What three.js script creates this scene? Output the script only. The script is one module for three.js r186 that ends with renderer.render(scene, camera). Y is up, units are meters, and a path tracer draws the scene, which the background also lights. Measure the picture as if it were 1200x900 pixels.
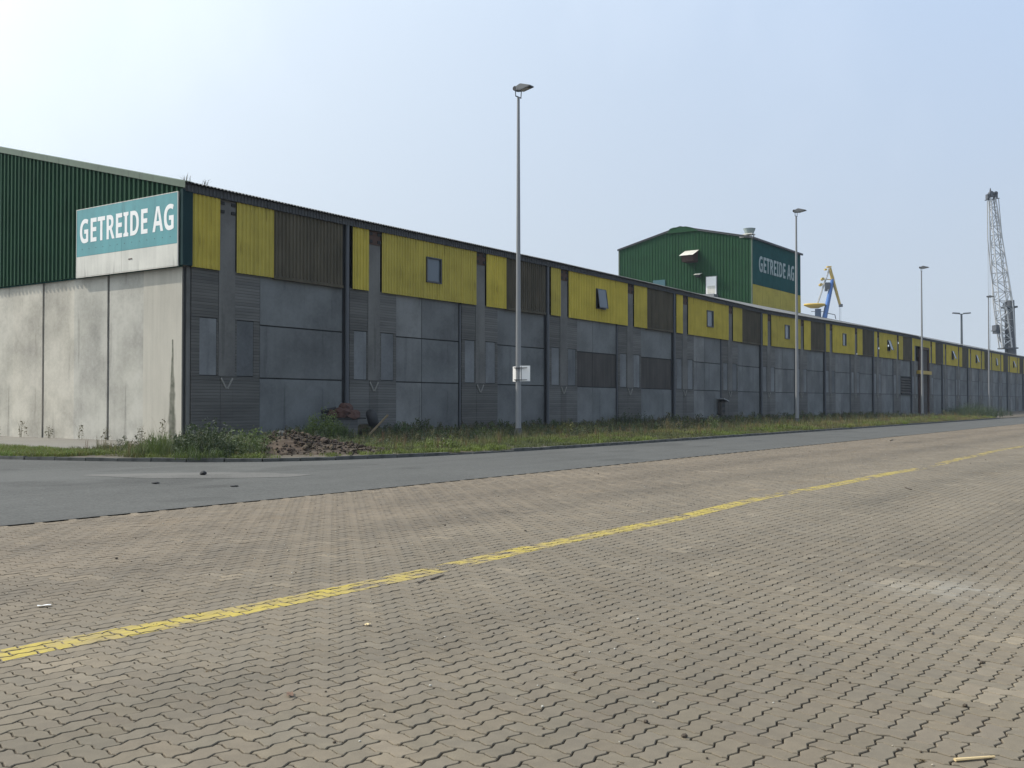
import * as THREE from 'three';
import { mergeGeometries } from 'three/addons/utils/BufferGeometryUtils.js';
import { FontLoader } from 'three/addons/loaders/FontLoader.js';

// World axes: x runs along the long warehouse wall (away from the viewer), z points out of that wall
// towards the paved yard, y is up. The origin is the near corner of the warehouse at ground level.
const scene = new THREE.Scene();

// ------------------------------------------------------------------ camera
const camera = new THREE.PerspectiveCamera(41.11, 4 / 3, 0.1, 6000);
camera.position.set(-25.33, 1.6, 33.57);
{
  const p = 1.05 * Math.PI / 180;
  camera.lookAt(-25.33 + 0.81767 * Math.cos(p), 1.6 + Math.sin(p), 33.57 - 0.57568 * Math.cos(p));
}
scene.add(camera);

// ------------------------------------------------------------------ sun
const SUN_EL = 44 * Math.PI / 180;
const sunDir = new THREE.Vector3(-0.393 * Math.cos(SUN_EL), Math.sin(SUN_EL), -0.919 * Math.cos(SUN_EL)).normalize();
const sun = new THREE.DirectionalLight(new THREE.Color().setRGB(1, 0.93, 0.82), 4.0);
sun.position.copy(sunDir).multiplyScalar(300).add(new THREE.Vector3(60, 0, 0));
sun.target.position.set(60, 0, 0);
sun.castShadow = true;
sun.shadow.mapSize.set(4096, 4096);
Object.assign(sun.shadow.camera, { left: -220, right: 220, top: 220, bottom: -220, near: 1, far: 900 });
sun.shadow.radius = 1.2;
scene.add(sun, sun.target);

// ------------------------------------------------------------------ noise
function mulberry(a) { return () => { a |= 0; a = a + 0x6D2B79F5 | 0; let t = Math.imul(a ^ a >>> 15, 1 | a); t = t + Math.imul(t ^ t >>> 7, 61 | t) ^ t; return ((t ^ t >>> 14) >>> 0) / 4294967296; }; }
const rnd = mulberry(20240611);
const R = (a, b) => a + (b - a) * rnd();
function hash(x, y, s = 0) { let h = Math.imul(x, 374761393) + Math.imul(y, 668265263) + Math.imul(s, 1274126177) | 0; h = Math.imul(h ^ h >>> 13, 1274126177); return ((h ^ h >>> 16) >>> 0) / 4294967296; }
const mod = (a, n) => ((a % n) + n) % n;
function vnoise(x, y, px, py, s = 0) {           // value noise with periods px, py
  const xi = Math.floor(x), yi = Math.floor(y), fx = x - xi, fy = y - yi;
  const u = fx * fx * (3 - 2 * fx), v = fy * fy * (3 - 2 * fy);
  const a = hash(mod(xi, px), mod(yi, py), s), b = hash(mod(xi + 1, px), mod(yi, py), s), c = hash(mod(xi, px), mod(yi + 1, py), s), d = hash(mod(xi + 1, px), mod(yi + 1, py), s);
  return a + (b - a) * u + (c - a) * v + (a - b - c + d) * u * v;
}
function fbm(u, v, fx, fy, oct, s = 0) {         // u, v in 0..1, tiles
  let a = 0, w = 0.5, n = 0;
  for (let o = 0; o < oct; o++) { a += w * vnoise(u * fx, v * fy, fx, fy, s + o * 17); n += w; w *= 0.55; fx *= 2; fy *= 2; }
  return a / n;
}
const free = (x, y, s, oct = 3) => { let a = 0, w = 0.5, n = 0; for (let o = 0; o < oct; o++) { a += w * vnoise(x, y, 1 << 20, 1 << 20, s + o * 31); n += w; w *= 0.5; x *= 2; y *= 2; } return a / n; };
const clamp = (x, a = 0, b = 1) => Math.min(b, Math.max(a, x));
const sstep = (a, b, x) => { const t = clamp((x - a) / (b - a)); return t * t * (3 - 2 * t); };

// ------------------------------------------------------------------ sky (air and thin cloud only)
{
  const W = 1024, H = 512, d = new Float32Array(W * H * 4);
  for (let j = 0; j < H; j++) for (let i = 0; i < W; i++) {
    const el = ((j + 0.5) / H - 0.5) * Math.PI, az = ((i + 0.5) / W - 0.5) * 2 * Math.PI;
    const x = Math.cos(el) * Math.cos(az), y = Math.sin(el), z = Math.cos(el) * Math.sin(az);
    const g = Math.acos(clamp(x * sunDir.x + y * sunDir.y + z * sunDir.z, -1, 1)) * 180 / Math.PI, e = Math.max(0, el * 180 / Math.PI);
    let G = 0.60 + 0.52 * Math.exp(-(Math.max(g, 26) - 49) / 18);
    G *= 1 - 0.1 * sstep(25, 80, e) * sstep(40, 80, g);
    const s = clamp((g - 45) / 45) * (0.08 + 0.92 * clamp(e / 24));
    let r = 0.915 - 0.15 * s, b = 1.06 + 0.33 * s;
    // thin, washed-out wisps of cirrus
    const q = clamp(e / 30) * sstep(0.52, 0.75, fbm(i / W, j / H, 40, 14, 5, 5)) * 0.05;
    G *= 1 + q; r = r + (0.97 - r) * q * 2; b = b + (1.05 - b) * q * 2;
    if (y < 0) { G = 0.3; r = 1.02; b = 0.92; }
    const k = (j * W + i) * 4;
    d[k] = G * r; d[k + 1] = G; d[k + 2] = G * b; d[k + 3] = 1;
  }
  const t = new THREE.DataTexture(d, W, H, THREE.RGBAFormat, THREE.FloatType);
  t.mapping = THREE.EquirectangularReflectionMapping; t.magFilter = THREE.LinearFilter; t.minFilter = THREE.LinearFilter; t.needsUpdate = true;
  scene.background = t; scene.environment = t;
}
scene.fog = new THREE.FogExp2(new THREE.Color().setRGB(0.62, 0.72, 0.85), 0.0002);

const renderer = new THREE.WebGLRenderer({ antialias: true });
renderer.toneMapping = THREE.LinearToneMapping;
renderer.toneMappingExposure = 1.0;
renderer.shadowMap.enabled = true;

// ------------------------------------------------------------------ textures and materials
function tex(w, h, metresU, metresV, f) {        // f(u, v) -> number or [r, g, b] in 0..1, linear; repeats every metresU x metresV
  const d = new Uint8Array(w * h * 4);
  for (let j = 0; j < h; j++) for (let i = 0; i < w; i++) {
    const c = f((i + 0.5) / w, (j + 0.5) / h, i, j), k = (j * w + i) * 4, n = typeof c === 'number';
    d[k] = 255 * clamp(n ? c : c[0]); d[k + 1] = 255 * clamp(n ? c : c[1]); d[k + 2] = 255 * clamp(n ? c : c[2]); d[k + 3] = 255;
  }
  const t = new THREE.DataTexture(d, w, h, THREE.RGBAFormat);
  t.wrapS = t.wrapT = THREE.RepeatWrapping; t.magFilter = THREE.LinearFilter; t.minFilter = THREE.LinearMipmapLinearFilter; t.generateMipmaps = true;
  t.repeat.set(1 / metresU, 1 / metresV); t.needsUpdate = true;
  return t;
}
const lin = (r, g, b) => new THREE.Color().setRGB(r, g, b);
function mat(rgb, o = {}) { return new THREE.MeshStandardMaterial({ color: lin(...rgb), roughness: 0.85, metalness: 0, side: THREE.DoubleSide, ...o }); }

const matte = (rgb, o = {}) => new THREE.MeshPhysicalMaterial({ color: lin(...rgb), metalness: 0, side: THREE.DoubleSide, ...o, roughness: 0.8, specularIntensity: 0.3 });   // weathered paint
const T_concrete = tex(1024, 1024, 9, 8, (u, v, i, j) => {
  let c = 0.80 + 0.75 * (fbm(u, v, 6, 6, 6, 1) - 0.5) + 0.14 * (fbm(u, v, 40, 4, 4, 2) - 0.5) + 0.16 * (hash(i, j, 3) - 0.5) + 0.14 * (fbm(u, v, 90, 90, 2, 4) - 0.5);
  c -= 0.3 * sstep(0.64, 0.8, fbm(u, v, 24, 2, 4, 8)) * (0.4 + 0.6 * fbm(u, v, 3, 6, 2, 9));
  return [c * 1.0, c * (0.995), c * (0.985 + 0.03 * (fbm(u, v, 5, 5, 2, 6) - 0.5))];
});
const T_boards = tex(512, 512, 4, 2, (u, v, i, j) => {            // board-marked concrete: 16 boards in 2 m
  const b = v * 16, f = b - Math.floor(b), row = Math.floor(b);
  const line = Math.min(f, 1 - f) < 0.09 ? 0.72 : 1;
  return line * (0.72 + 0.22 * hash(row, 1, 7) + 0.22 * (fbm(u, v, 6, 48, 3, 11) - 0.5) + 0.3 * (fbm(u, v, 3, 3, 3, 12) - 0.5) + 0.1 * (hash(i, j, 13) - 0.5));
});
const T_boardsH = tex(128, 512, 4, 2, (u, v) => { const b = v * 16, f = b - Math.floor(b); return clamp(Math.min(f, 1 - f) / 0.14) * 0.8 + 0.2 * hash(Math.floor(b), 5, 2); });
const T_sheet = tex(512, 512, 6, 4, (u, v, i, j) => 0.88 + 0.26 * (fbm(u, v, 30, 2, 4, 21) - 0.5) + 0.3 * (fbm(u, v, 5, 5, 5, 22) - 0.5) - 0.22 * sstep(0.66, 0.8, fbm(u, v, 40, 2, 4, 24)) + 0.07 * (hash(i, j, 23) - 0.5));
const T_brown = tex(512, 512, 5, 4, (u, v, i, j) => { const c = 0.78 + 0.5 * (fbm(u, v, 24, 2, 4, 31) - 0.5) + 0.35 * (fbm(u, v, 5, 3, 4, 32) - 0.5) + 0.1 * (hash(i, j, 33) - 0.5); return [c, c * 0.97, c * 0.92]; });
const T_paver = tex(256, 256, 0.5, 0.5, (u, v, i, j) => { const c = 0.84 + 0.22 * (hash(i, j, 41) - 0.5) + 0.3 * (fbm(u, v, 6, 6, 4, 42) - 0.5) + (hash(i, j, 43) > 0.985 ? -0.28 : 0) + (hash(i, j, 44) > 0.99 ? 0.16 : 0); return [c, c * (0.99 + 0.03 * (hash(i >> 1, j >> 1, 46) - 0.5)), c * 0.97]; });
const T_paverH = tex(256, 256, 0.5, 0.5, (u, v, i, j) => 0.5 + 0.5 * (hash(i, j, 47) - 0.5) + 0.6 * (fbm(u, v, 20, 20, 3, 48) - 0.5));
const T_asphalt = tex(1024, 1024, 22, 22, (u, v, i, j) => {
  let c = 0.80 + 0.34 * (fbm(u, v, 5, 5, 5, 51) - 0.5) + 0.4 * (hash(i, j, 52) - 0.5) + 0.16 * (fbm(u, v, 2, 36, 4, 53) - 0.5) + 0.1 * (fbm(u, v, 120, 120, 2, 54) - 0.5);
  c += 0.10 * sstep(0.62, 0.7, fbm(u, v, 3, 7, 4, 55)); c -= 0.13 * sstep(0.66, 0.72, fbm(u, v, 7, 9, 3, 56));
  return [c, c, c * 1.0];
});
const T_farpave = tex(512, 512, 9, 9, (u, v, i, j) => 0.82 + 0.3 * (fbm(u, v, 5, 20, 4, 61) - 0.5) + 0.3 * (hash(i, j, 62) - 0.5));
const T_soil = tex(512, 512, 3, 3, (u, v, i, j) => { const c = 0.72 + 0.7 * (fbm(u, v, 10, 10, 5, 71) - 0.5) + 0.25 * (hash(i, j, 72) - 0.5), q = fbm(u, v, 6, 6, 3, 73); return [c, c * (0.9 + 0.2 * q), c * (0.85 + 0.2 * q)]; });
const T_metal = tex(128, 512, 1.2, 4, (u, v, i, j) => 0.85 + 0.2 * (fbm(u, v, 4, 8, 4, 81) - 0.5) + 0.08 * (hash(i, j, 82) - 0.5));
const T_stain = tex(256, 768, 2.5, 7, (u, v, i, j) => {            // gable panel with a moss streak that widens downwards (v = 0 at the ground)
  const c = 0.82 + 0.2 * (fbm(u, v, 3, 5, 4, 91) - 0.5) + 0.14 * (fbm(u, v, 20, 3, 3, 92) - 0.5) + 0.12 * (hash(i, j, 93) - 0.5);
  const h = v * 7, x = u * 2.5 - 1.9, half = h < 4.1 ? 0.045 + 0.2 * sstep(4.3, 0.2, h) * (0.6 + 0.8 * fbm(u, v, 5, 22, 3, 94)) : 0;
  const k = half > 0 ? sstep(half * 1.25, half * 0.55, Math.abs(x + 0.05 * (fbm(0.3, v, 4, 12, 2, 95) - 0.5))) * (0.6 + 0.5 * fbm(u, v, 14, 40, 3, 96)) : 0;
  return [c * (1 - 0.82 * k), c * (1 - 0.80 * k), c * (1 - 0.84 * k)];
});

const M = {
  panel: [0, 1, 2, 3].map((k) => mat([[0.188, 0.192, 0.186], [0.156, 0.161, 0.157], [0.218, 0.22, 0.21], [0.172, 0.18, 0.176]][k], { map: T_concrete, roughness: 0.8 })),
  inset: [0, 1].map((k) => mat([[0.205, 0.213, 0.214], [0.145, 0.152, 0.154]][k], { map: T_concrete })),
  boards: [0, 1].map((k) => mat([[0.125, 0.12, 0.108], [0.155, 0.151, 0.138]][k], { map: T_boards, bumpMap: T_boardsH, bumpScale: 0.012 })),
  column: mat([0.165, 0.161, 0.148], { map: T_concrete }),
  jointDark: mat([0.038, 0.04, 0.042], { map: T_concrete }),
  gable: [0, 1, 2].map((k) => mat([[0.49, 0.465, 0.40], [0.45, 0.435, 0.385], [0.51, 0.48, 0.41]][k], { map: T_concrete })),
  gableStain: mat([0.50, 0.47, 0.40], { map: T_stain }),
  yellow: [0, 1, 2].map((k) => matte([[0.56, 0.45, 0.085], [0.50, 0.41, 0.09], [0.60, 0.48, 0.085]][k], { map: T_sheet, roughness: 0.55 })),
  brown: [0, 1].map((k) => matte([[0.128, 0.114, 0.084], [0.115, 0.102, 0.076]][k], { map: T_brown, roughness: 0.6 })),
  infill: mat([0.085, 0.078, 0.072], { map: T_brown, roughness: 0.95 }),
  green: matte([0.021, 0.066, 0.035], { map: T_sheet, roughness: 0.55 }),
  towerGreen: matte([0.018, 0.066, 0.027], { map: T_sheet, roughness: 0.6 }),
  greenTrim: mat([0.085, 0.125, 0.082], { map: T_sheet, roughness: 0.6 }),
  cornerTeal: matte([0.014, 0.04, 0.042], { map: T_sheet, roughness: 0.6 }),
  tealDark: matte([0.012, 0.085, 0.082], { map: T_sheet, roughness: 0.55 }),
  tealSign: mat([0.085, 0.30, 0.32], { map: T_sheet, roughness: 0.45 }),
  whiteSign: mat([0.64, 0.62, 0.55], { map: T_sheet, roughness: 0.5 }),
  whitePaint: mat([0.8, 0.79, 0.77], { roughness: 0.5 }),
  fadedPaint: mat([0.36, 0.43, 0.42], { map: T_sheet, roughness: 0.7 }),
  fascia: mat([0.07, 0.073, 0.075], { map: T_sheet, roughness: 0.7 }),
  roof: mat([0.17, 0.175, 0.18], { map: T_concrete, roughness: 0.9 }),
  pipe: mat([0.075, 0.08, 0.088], { roughness: 0.5 }),
  rust: mat([0.085, 0.05, 0.038], { map: T_brown, roughness: 0.9 }),
  bluePanel: mat([0.035, 0.10, 0.12], { roughness: 0.4 }),
  galv: mat([0.27, 0.275, 0.28], { map: T_metal, roughness: 0.5, metalness: 0.1 }),
  lampDark: mat([0.055, 0.06, 0.066], { roughness: 0.45, metalness: 0.3 }),
  lampGrey: mat([0.10, 0.105, 0.11], { roughness: 0.45, metalness: 0.3 }),
  black: mat([0.02, 0.02, 0.021], { roughness: 0.75 }),
  dark: mat([0.03, 0.03, 0.03], { roughness: 0.95 }),
  glass: new THREE.MeshPhysicalMaterial({ color: lin(0.16, 0.2, 0.24), roughness: 0.12, transmission: 0.35, thickness: 0, side: THREE.DoubleSide }),
  lampGlass: new THREE.MeshPhysicalMaterial({ color: lin(0.85, 0.87, 0.88), roughness: 0.2, transmission: 0.4, thickness: 0, side: THREE.DoubleSide }),
  asphalt: new THREE.MeshPhysicalMaterial({ color: lin(0.104, 0.104, 0.098), map: T_asphalt, bumpMap: T_asphalt, bumpScale: 0.01, roughness: 0.97, specularIntensity: 0.35, side: THREE.DoubleSide }),
  bed: mat([0.055, 0.040, 0.027], { map: T_soil, roughness: 1 }),
  farPave: mat([0.148, 0.123, 0.090], { map: T_farpave, roughness: 0.9 }),
  paver: mat([1, 1, 1], { map: T_paver, bumpMap: T_paverH, bumpScale: 0.0012, roughness: 0.88 }),
  kerb: mat([0.12, 0.12, 0.11], { map: T_concrete }),
  soil: mat([0.10, 0.082, 0.058], { map: T_soil, roughness: 1 }),
  heap: mat([0.086, 0.062, 0.043], { map: T_soil, roughness: 1 }),
  path: mat([0.20, 0.185, 0.155], { map: T_asphalt, roughness: 0.95 }),
  wood: mat([0.24, 0.19, 0.12], { map: T_brown, roughness: 0.9 }),
  sand: mat([0.116, 0.112, 0.102], { map: T_asphalt, roughness: 1 }),
  twig: mat([0.06, 0.045, 0.032], { roughness: 0.95 }),
  craneYellow: mat([0.58, 0.37, 0.012], { roughness: 0.5 }),
  craneOchre: mat([0.42, 0.29, 0.05], { roughness: 0.6 }),
  craneBlue: mat([0.03, 0.13, 0.42], { roughness: 0.5 }),
  craneNavy: mat([0.03, 0.06, 0.12], { roughness: 0.6 }),
  craneGrey: mat([0.30, 0.31, 0.32], { roughness: 0.6 }),
  craneWhite: mat([0.42, 0.43, 0.44], { roughness: 0.5 }),
  craneDark: mat([0.06, 0.065, 0.075], { roughness: 0.6 }),
  ground: mat([0.15, 0.15, 0.12], { map: T_farpave, roughness: 1 }),
};

// ------------------------------------------------------------------ helpers
function uvMetres(g) {                              // uv in metres by the face's main direction
  g = g.index ? g.toNonIndexed() : g;
  g.computeVertexNormals();
  const p = g.attributes.position, n = g.attributes.normal, uv = new Float32Array(p.count * 2);
  for (let i = 0; i < p.count; i += 3) {
    const nx = Math.abs(n.getX(i)), ny = Math.abs(n.getY(i)), nz = Math.abs(n.getZ(i));
    for (let k = i; k < i + 3; k++) {
      const x = p.getX(k), y = p.getY(k), z = p.getZ(k);
      const [u, v] = ny >= nx && ny >= nz ? [x, z] : nx > nz ? [z, y] : [x, y];
      uv[2 * k] = u; uv[2 * k + 1] = v;
    }
  }
  g.setAttribute('uv', new THREE.BufferAttribute(uv, 2));
  return g;
}
function box(x0, x1, y0, y1, z0, z1) {
  const g = new THREE.BoxGeometry(x1 - x0, y1 - y0, z1 - z0);
  g.translate((x0 + x1) / 2, (y0 + y1) / 2, (z0 + z1) / 2);
  return uvMetres(g);
}
function bar(a, b, r, r2 = r, sides = 6) {          // round bar from a to b
  const A = new THREE.Vector3(...a), B = new THREE.Vector3(...b), g = new THREE.CylinderGeometry(r2, r, A.distanceTo(B), sides);
  g.applyQuaternion(new THREE.Quaternion().setFromUnitVectors(new THREE.Vector3(0, 1, 0), B.clone().sub(A).normalize()));
  g.translate((A.x + B.x) / 2, (A.y + B.y) / 2, (A.z + B.z) / 2);
  return g;
}
const plain = (g) => { const q = g.index ? g.toNonIndexed() : g; for (const k of Object.keys(q.attributes)) if (!['position', 'normal', 'uv'].includes(k)) q.deleteAttribute(k); return q; };
const merge = (list) => mergeGeometries(list.map(plain));
const taken = new Map();
function numbered(name) { const n = taken.get(name) ?? 0; taken.set(name, n + 1); return n ? `${name}_${String(n).padStart(3, '0')}` : name; }
function part(parent, name, g, m) {
  const o = new THREE.Mesh(Array.isArray(g) ? merge(g) : g, m);
  o.name = name; o.castShadow = o.receiveShadow = true; parent.add(o); return o;
}
function tag(o, label, category, group, kind) { o.userData = { label, category }; if (group) o.userData.group = group; if (kind) o.userData.kind = kind; return o; }
function thing(name, label, category, [x, y, z] = [0, 0, 0], turn = 0, group) {
  const o = new THREE.Group(); o.name = numbered(name); o.position.set(x, y, z); o.rotation.y = turn; scene.add(o);
  return tag(o, label, category, group);
}
function single(name, g, m, label, category, group) { const o = part(scene, numbered(name), g, m); return tag(o, label, category, group); }
function struct(name, g, m, label) { const o = part(scene, name, g, m); o.userData = { kind: 'structure', label }; return o; }
function blob(r, seed, detail = 2, squash = 1, rough = 0.35) {      // an uneven lump
  const g = new THREE.IcosahedronGeometry(r, detail), p = g.attributes.position, v = new THREE.Vector3();
  for (let i = 0; i < p.count; i++) {
    v.fromBufferAttribute(p, i).normalize();
    const k = r * (1 - rough / 2 + rough * free(v.x * 2.3 + 40 + seed * 7, v.y * 2.3 + v.z * 2.9 + 40, seed, 3));
    p.setXYZ(i, v.x * k, v.y * k * squash, v.z * k);
  }
  return uvMetres(g);
}
function sheetXY(x0, x1, z0, z1, y) {               // a flat sheet on the ground
  const g = new THREE.PlaneGeometry(x1 - x0, z1 - z0); g.rotateX(-Math.PI / 2); g.translate((x0 + x1) / 2, y, (z0 + z1) / 2); return uvMetres(g);
}
function quadStrip(rows) {                          // rows of equal length of [x, y, z, u, v] joined by quads
  const pos = [], uv = [], idx = [], n = rows[0].length;
  for (const r of rows) for (const q of r) { pos.push(q[0], q[1], q[2]); uv.push(q[3], q[4]); }
  for (let j = 0; j + 1 < rows.length; j++) for (let i = 0; i + 1 < n; i++) { const a = j * n + i; idx.push(a, a + 1, a + n + 1, a, a + n + 1, a + n); }
  const g = new THREE.BufferGeometry();
  g.setAttribute('position', new THREE.Float32BufferAttribute(pos, 3)); g.setAttribute('uv', new THREE.Float32BufferAttribute(uv, 2)); g.setIndex(idx);
  const q = g.toNonIndexed(); q.computeVertexNormals(); return q;
}
// settlement of the long wall: the eaves are not level
const SAG = [[-60, 0], [0, 0], [9, -0.06], [26, -0.1], [42, -0.22], [60, -0.4], [77, -0.26], [90, -0.12], [110, 0], [144, 0.1], [197, 0.36], [230, 0.45]];
function sag(t) { for (let i = 1; i < SAG.length; i++) if (t <= SAG[i][0]) { const [a, p] = SAG[i - 1], [b, q] = SAG[i]; return p + (q - p) * (t - a) / (b - a); } return 0.45; }
function settle(g) { const p = g.attributes.position; for (let i = 0; i < p.count; i++) p.setY(i, p.getY(i) + sag(p.getX(i)) * clamp(p.getY(i) / 8)); return g; }

const TRAPEZE = [[0, 0], [0.36, 0], [0.5, 1], [0.86, 1]], RIB = [[0, 0], [0.52, 0], [0.6, 1], [0.9, 1]];
function corrugated(a0, a1, lo, hi, depth, pitch, place, profile = TRAPEZE) {          // trapezoidal sheet: a along, lo/hi(a) heights, place(a, y, d) -> xyz
  const as = [];
  for (let a = a0; a < a1 - 1e-6; a += pitch) for (const [f, d] of profile) if (a + f * pitch < a1) as.push([a + f * pitch, d]);
  as.push([a1, 0]);
  const L = typeof lo === 'function' ? lo : () => lo, H = typeof hi === 'function' ? hi : () => hi;
  return quadStrip([as.map(([a, d]) => [...place(a, L(a), d * depth), a, L(a)]), as.map(([a, d]) => [...place(a, H(a), d * depth), a, H(a)])]);
}
const FRONT = (z) => (a, y, d) => [a, y + sag(a) * clamp(y / 8), z + d];

// ------------------------------------------------------------------ ground, road, yard
struct('ground', sheetXY(-2500, 2500, -2500, 2500, -0.05), M.ground, 'flat open ground running to the horizon');
{
  const pts = [];
  for (let t = -160; t <= 265; t += 0.4) pts.push([t, 20.52 + 0.05 * (free(t * 1.1, 3, 5) - 0.5) + 0.14 * (free(t * 0.09, 7, 6) - 0.5)]);
  const sh = new THREE.Shape([...pts.map(([t, w]) => new THREE.Vector2(t, -w)), new THREE.Vector2(265, 160), new THREE.Vector2(-160, 160)]);
  const g = new THREE.ShapeGeometry(sh); g.rotateX(-Math.PI / 2); g.translate(0, 0.0045, 0);
  struct('road', uvMetres(g), M.asphalt, 'grey asphalt road between the paved yard and the warehouse verge');
}
{
  const pts = []; for (let i = 0; i < 40; i++) { const a = i / 40 * 6.2832, r = 1 + 0.5 * (free(Math.cos(a) * 2 + 9, Math.sin(a) * 2 + 9, 77, 3) - 0.5), u = Math.cos(a) * 2.3 * r, v = Math.sin(a) * 0.9 * r; pts.push(new THREE.Vector2(-10.9 + u * 0.576 + v * 0.818, -(15.0 + u * 0.818 - v * 0.576))); }
  const g = new THREE.ShapeGeometry(new THREE.Shape(pts)); g.rotateX(-Math.PI / 2); g.translate(0, 0.0090, 0);
  struct('sand_patch', uvMetres(g), M.sand, 'thin pale patch of sand washed over the road');
}
const yard = new THREE.Group(); yard.name = 'paved_yard'; yard.userData = { kind: 'structure', label: 'yard of zigzag concrete pavers in the foreground' }; scene.add(yard);
const PX0 = -31, PX1 = 66, PZ1 = 37.5, PZ0 = 20.47, CELL = 0.1205;
part(yard, 'joint_sand', sheetXY(PX0, PX1, PZ0, PZ1, -0.0125), M.bed);
part(yard, 'distant_paving', [sheetXY(PX1, 265, PZ0, 120, -0.002), sheetXY(-160, PX0, PZ0, 120, -0.002), sheetXY(PX0, PX1, PZ1, 120, -0.002)], M.farPave);

function wave(s) { const f = s - Math.floor(s), a = -0.094 * CELL; return f < 0.25 ? a * f / 0.25 : f < 0.75 ? a * (0.5 - f) / 0.25 : a * (f - 1) / 0.25; }
const paverOutline = (() => {
  const o = [], c = CELL;
  for (const s of [0, 0.25, 0.75, 1.25, 1.75]) o.push([-c + s * c, -c / 2 + wave(s)]);
  for (const s of [0, 0.25, 0.75]) o.push([c - wave(s), -c / 2 + s * c]);
  for (const s of [2, 1.75, 1.25, 0.75, 0.25]) o.push([-c + s * c, c / 2 + wave(s)]);
  for (const s of [1, 0.75, 0.25]) o.push([-c - wave(s), -c / 2 + s * c]);
  return o;
})();
function inset(o, d) {
  const n = o.length;
  return o.map((p, i) => {
    const a = o[(i + n - 1) % n], b = o[(i + 1) % n];
    const e1 = [p[0] - a[0], p[1] - a[1]], e2 = [b[0] - p[0], b[1] - p[1]], l1 = Math.hypot(...e1), l2 = Math.hypot(...e2);
    const n1 = [-e1[1] / l1, e1[0] / l1], n2 = [-e2[1] / l2, e2[0] / l2], m = [n1[0] + n2[0], n1[1] + n2[1]], k = d * 2 / (m[0] * m[0] + m[1] * m[1]);
    return [p[0] + m[0] * k, p[1] + m[1] * k];
  });
}
const paverTop = inset(paverOutline, 0.0080);
function paverGeometry(du, dv) {
  const lowr = inset(paverOutline, 0.0048), pos = [], n = paverTop.length;
  const tri = THREE.ShapeUtils.triangulateShape(paverTop.map(([x, z]) => new THREE.Vector2(x, -z)), []);
  for (const [a, b, c] of tri) for (const q of [a, b, c]) pos.push(paverTop[q][0], 0, paverTop[q][1]);
  const ring = (A, ya, B, yb) => { for (let i = 0; i < n; i++) { const j = (i + 1) % n; const P = [[...A[i], ya], [...A[j], ya], [...B[j], yb], [...B[i], yb]]; for (const q of [0, 1, 2, 0, 2, 3]) pos.push(P[q][0], P[q][2], P[q][1]); } };
  ring(paverTop, 0, lowr, -0.0035); ring(lowr, -0.0035, lowr, -0.014);
  const g = new THREE.BufferGeometry(); g.setAttribute('position', new THREE.Float32BufferAttribute(pos, 3)); g.computeVertexNormals();
  const nm = g.attributes.normal;                                   // top faces up whatever the winding
  const uv = new Float32Array(pos.length / 3 * 2);
  for (let i = 0; i < pos.length / 3; i++) { uv[2 * i] = pos[3 * i] + du; uv[2 * i + 1] = pos[3 * i + 2] + dv; if (i < tri.length * 3) nm.setXYZ(i, 0, 1, 0); }
  g.setAttribute('uv', new THREE.BufferAttribute(uv, 2));
  return g;
}
const eye = camera.position, fwd = new THREE.Vector3(0.81767, 0, -0.57568), right = new THREE.Vector3(0.57568, 0, 0.81767);
function seen(x, z, margin = 0) { const dx = x - eye.x, dz = z - eye.z, d = dx * fwd.x + dz * fwd.z, r = dx * right.x + dz * right.z; return d > 4.3 && Math.abs(r) < 0.5 * d + margin ? d : 0; }
function paverTone(x, z) {
  const far = sstep(29, 22, z);                                     // the strip nearer the road is browner
  let c = [0.170 - 0.004 * far, 0.142 - 0.010 * far, 0.102 - 0.010 * far];
  let k = 1 + 0.10 * (hash(Math.round(x * 50), Math.round(z * 50), 91) - 0.5) + 0.34 * (free(x * 0.35, z * 0.9, 92, 4) - 0.5) + 0.22 * (free(x * 1.6, z * 1.6, 93, 3) - 0.5);
  for (const [w, s, a] of [[24.9, 0.6, 0.26], [22.9, 0.45, 0.16], [28.9, 0.4, 0.12], [30.8, 0.35, 0.08]]) k -= a * Math.exp(-(((z - w - 0.5 * (free(x * 0.12, w, 94) - 0.5)) / s) ** 2)) * (0.5 + free(x * 0.25, w, 95));   // tyre-darkened lanes
  const spill = Math.exp(-(((x + 15.95) / 0.55) ** 2) - (((z - 31.5) / 0.5) ** 2)) * (0.2 + free(x * 6, z * 6, 96, 3)) * (hash(Math.round(x * 50), Math.round(z * 50), 196) > 0.35 ? 0.55 : 0.2);      // powdery white spill
  const pale = sstep(0.74, 0.86, free(x * 2.2 + 9, z * 2.2, 97, 2)) * 0.28 + (hash(Math.round(x * 40), Math.round(z * 40), 98) > 0.975 ? 0.16 : 0);
  const rust = sstep(0.70, 0.84, free(x * 1.1, z * 1.1 + 30, 99, 3)) * 0.5;
  const tint = hash(Math.round(x * 33), Math.round(z * 33), 100) - 0.5;
  c = [c[0] * k * (1 + 0.03 * tint), c[1] * k * (1 - 0.06 * rust), c[2] * k * (1 - 0.05 * tint - 0.16 * rust)];
  return c.map((q, i) => Math.min(0.5, q * (1 + pale) + clamp(spill) * [0.17, 0.18, 0.18][i]));
}
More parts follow.
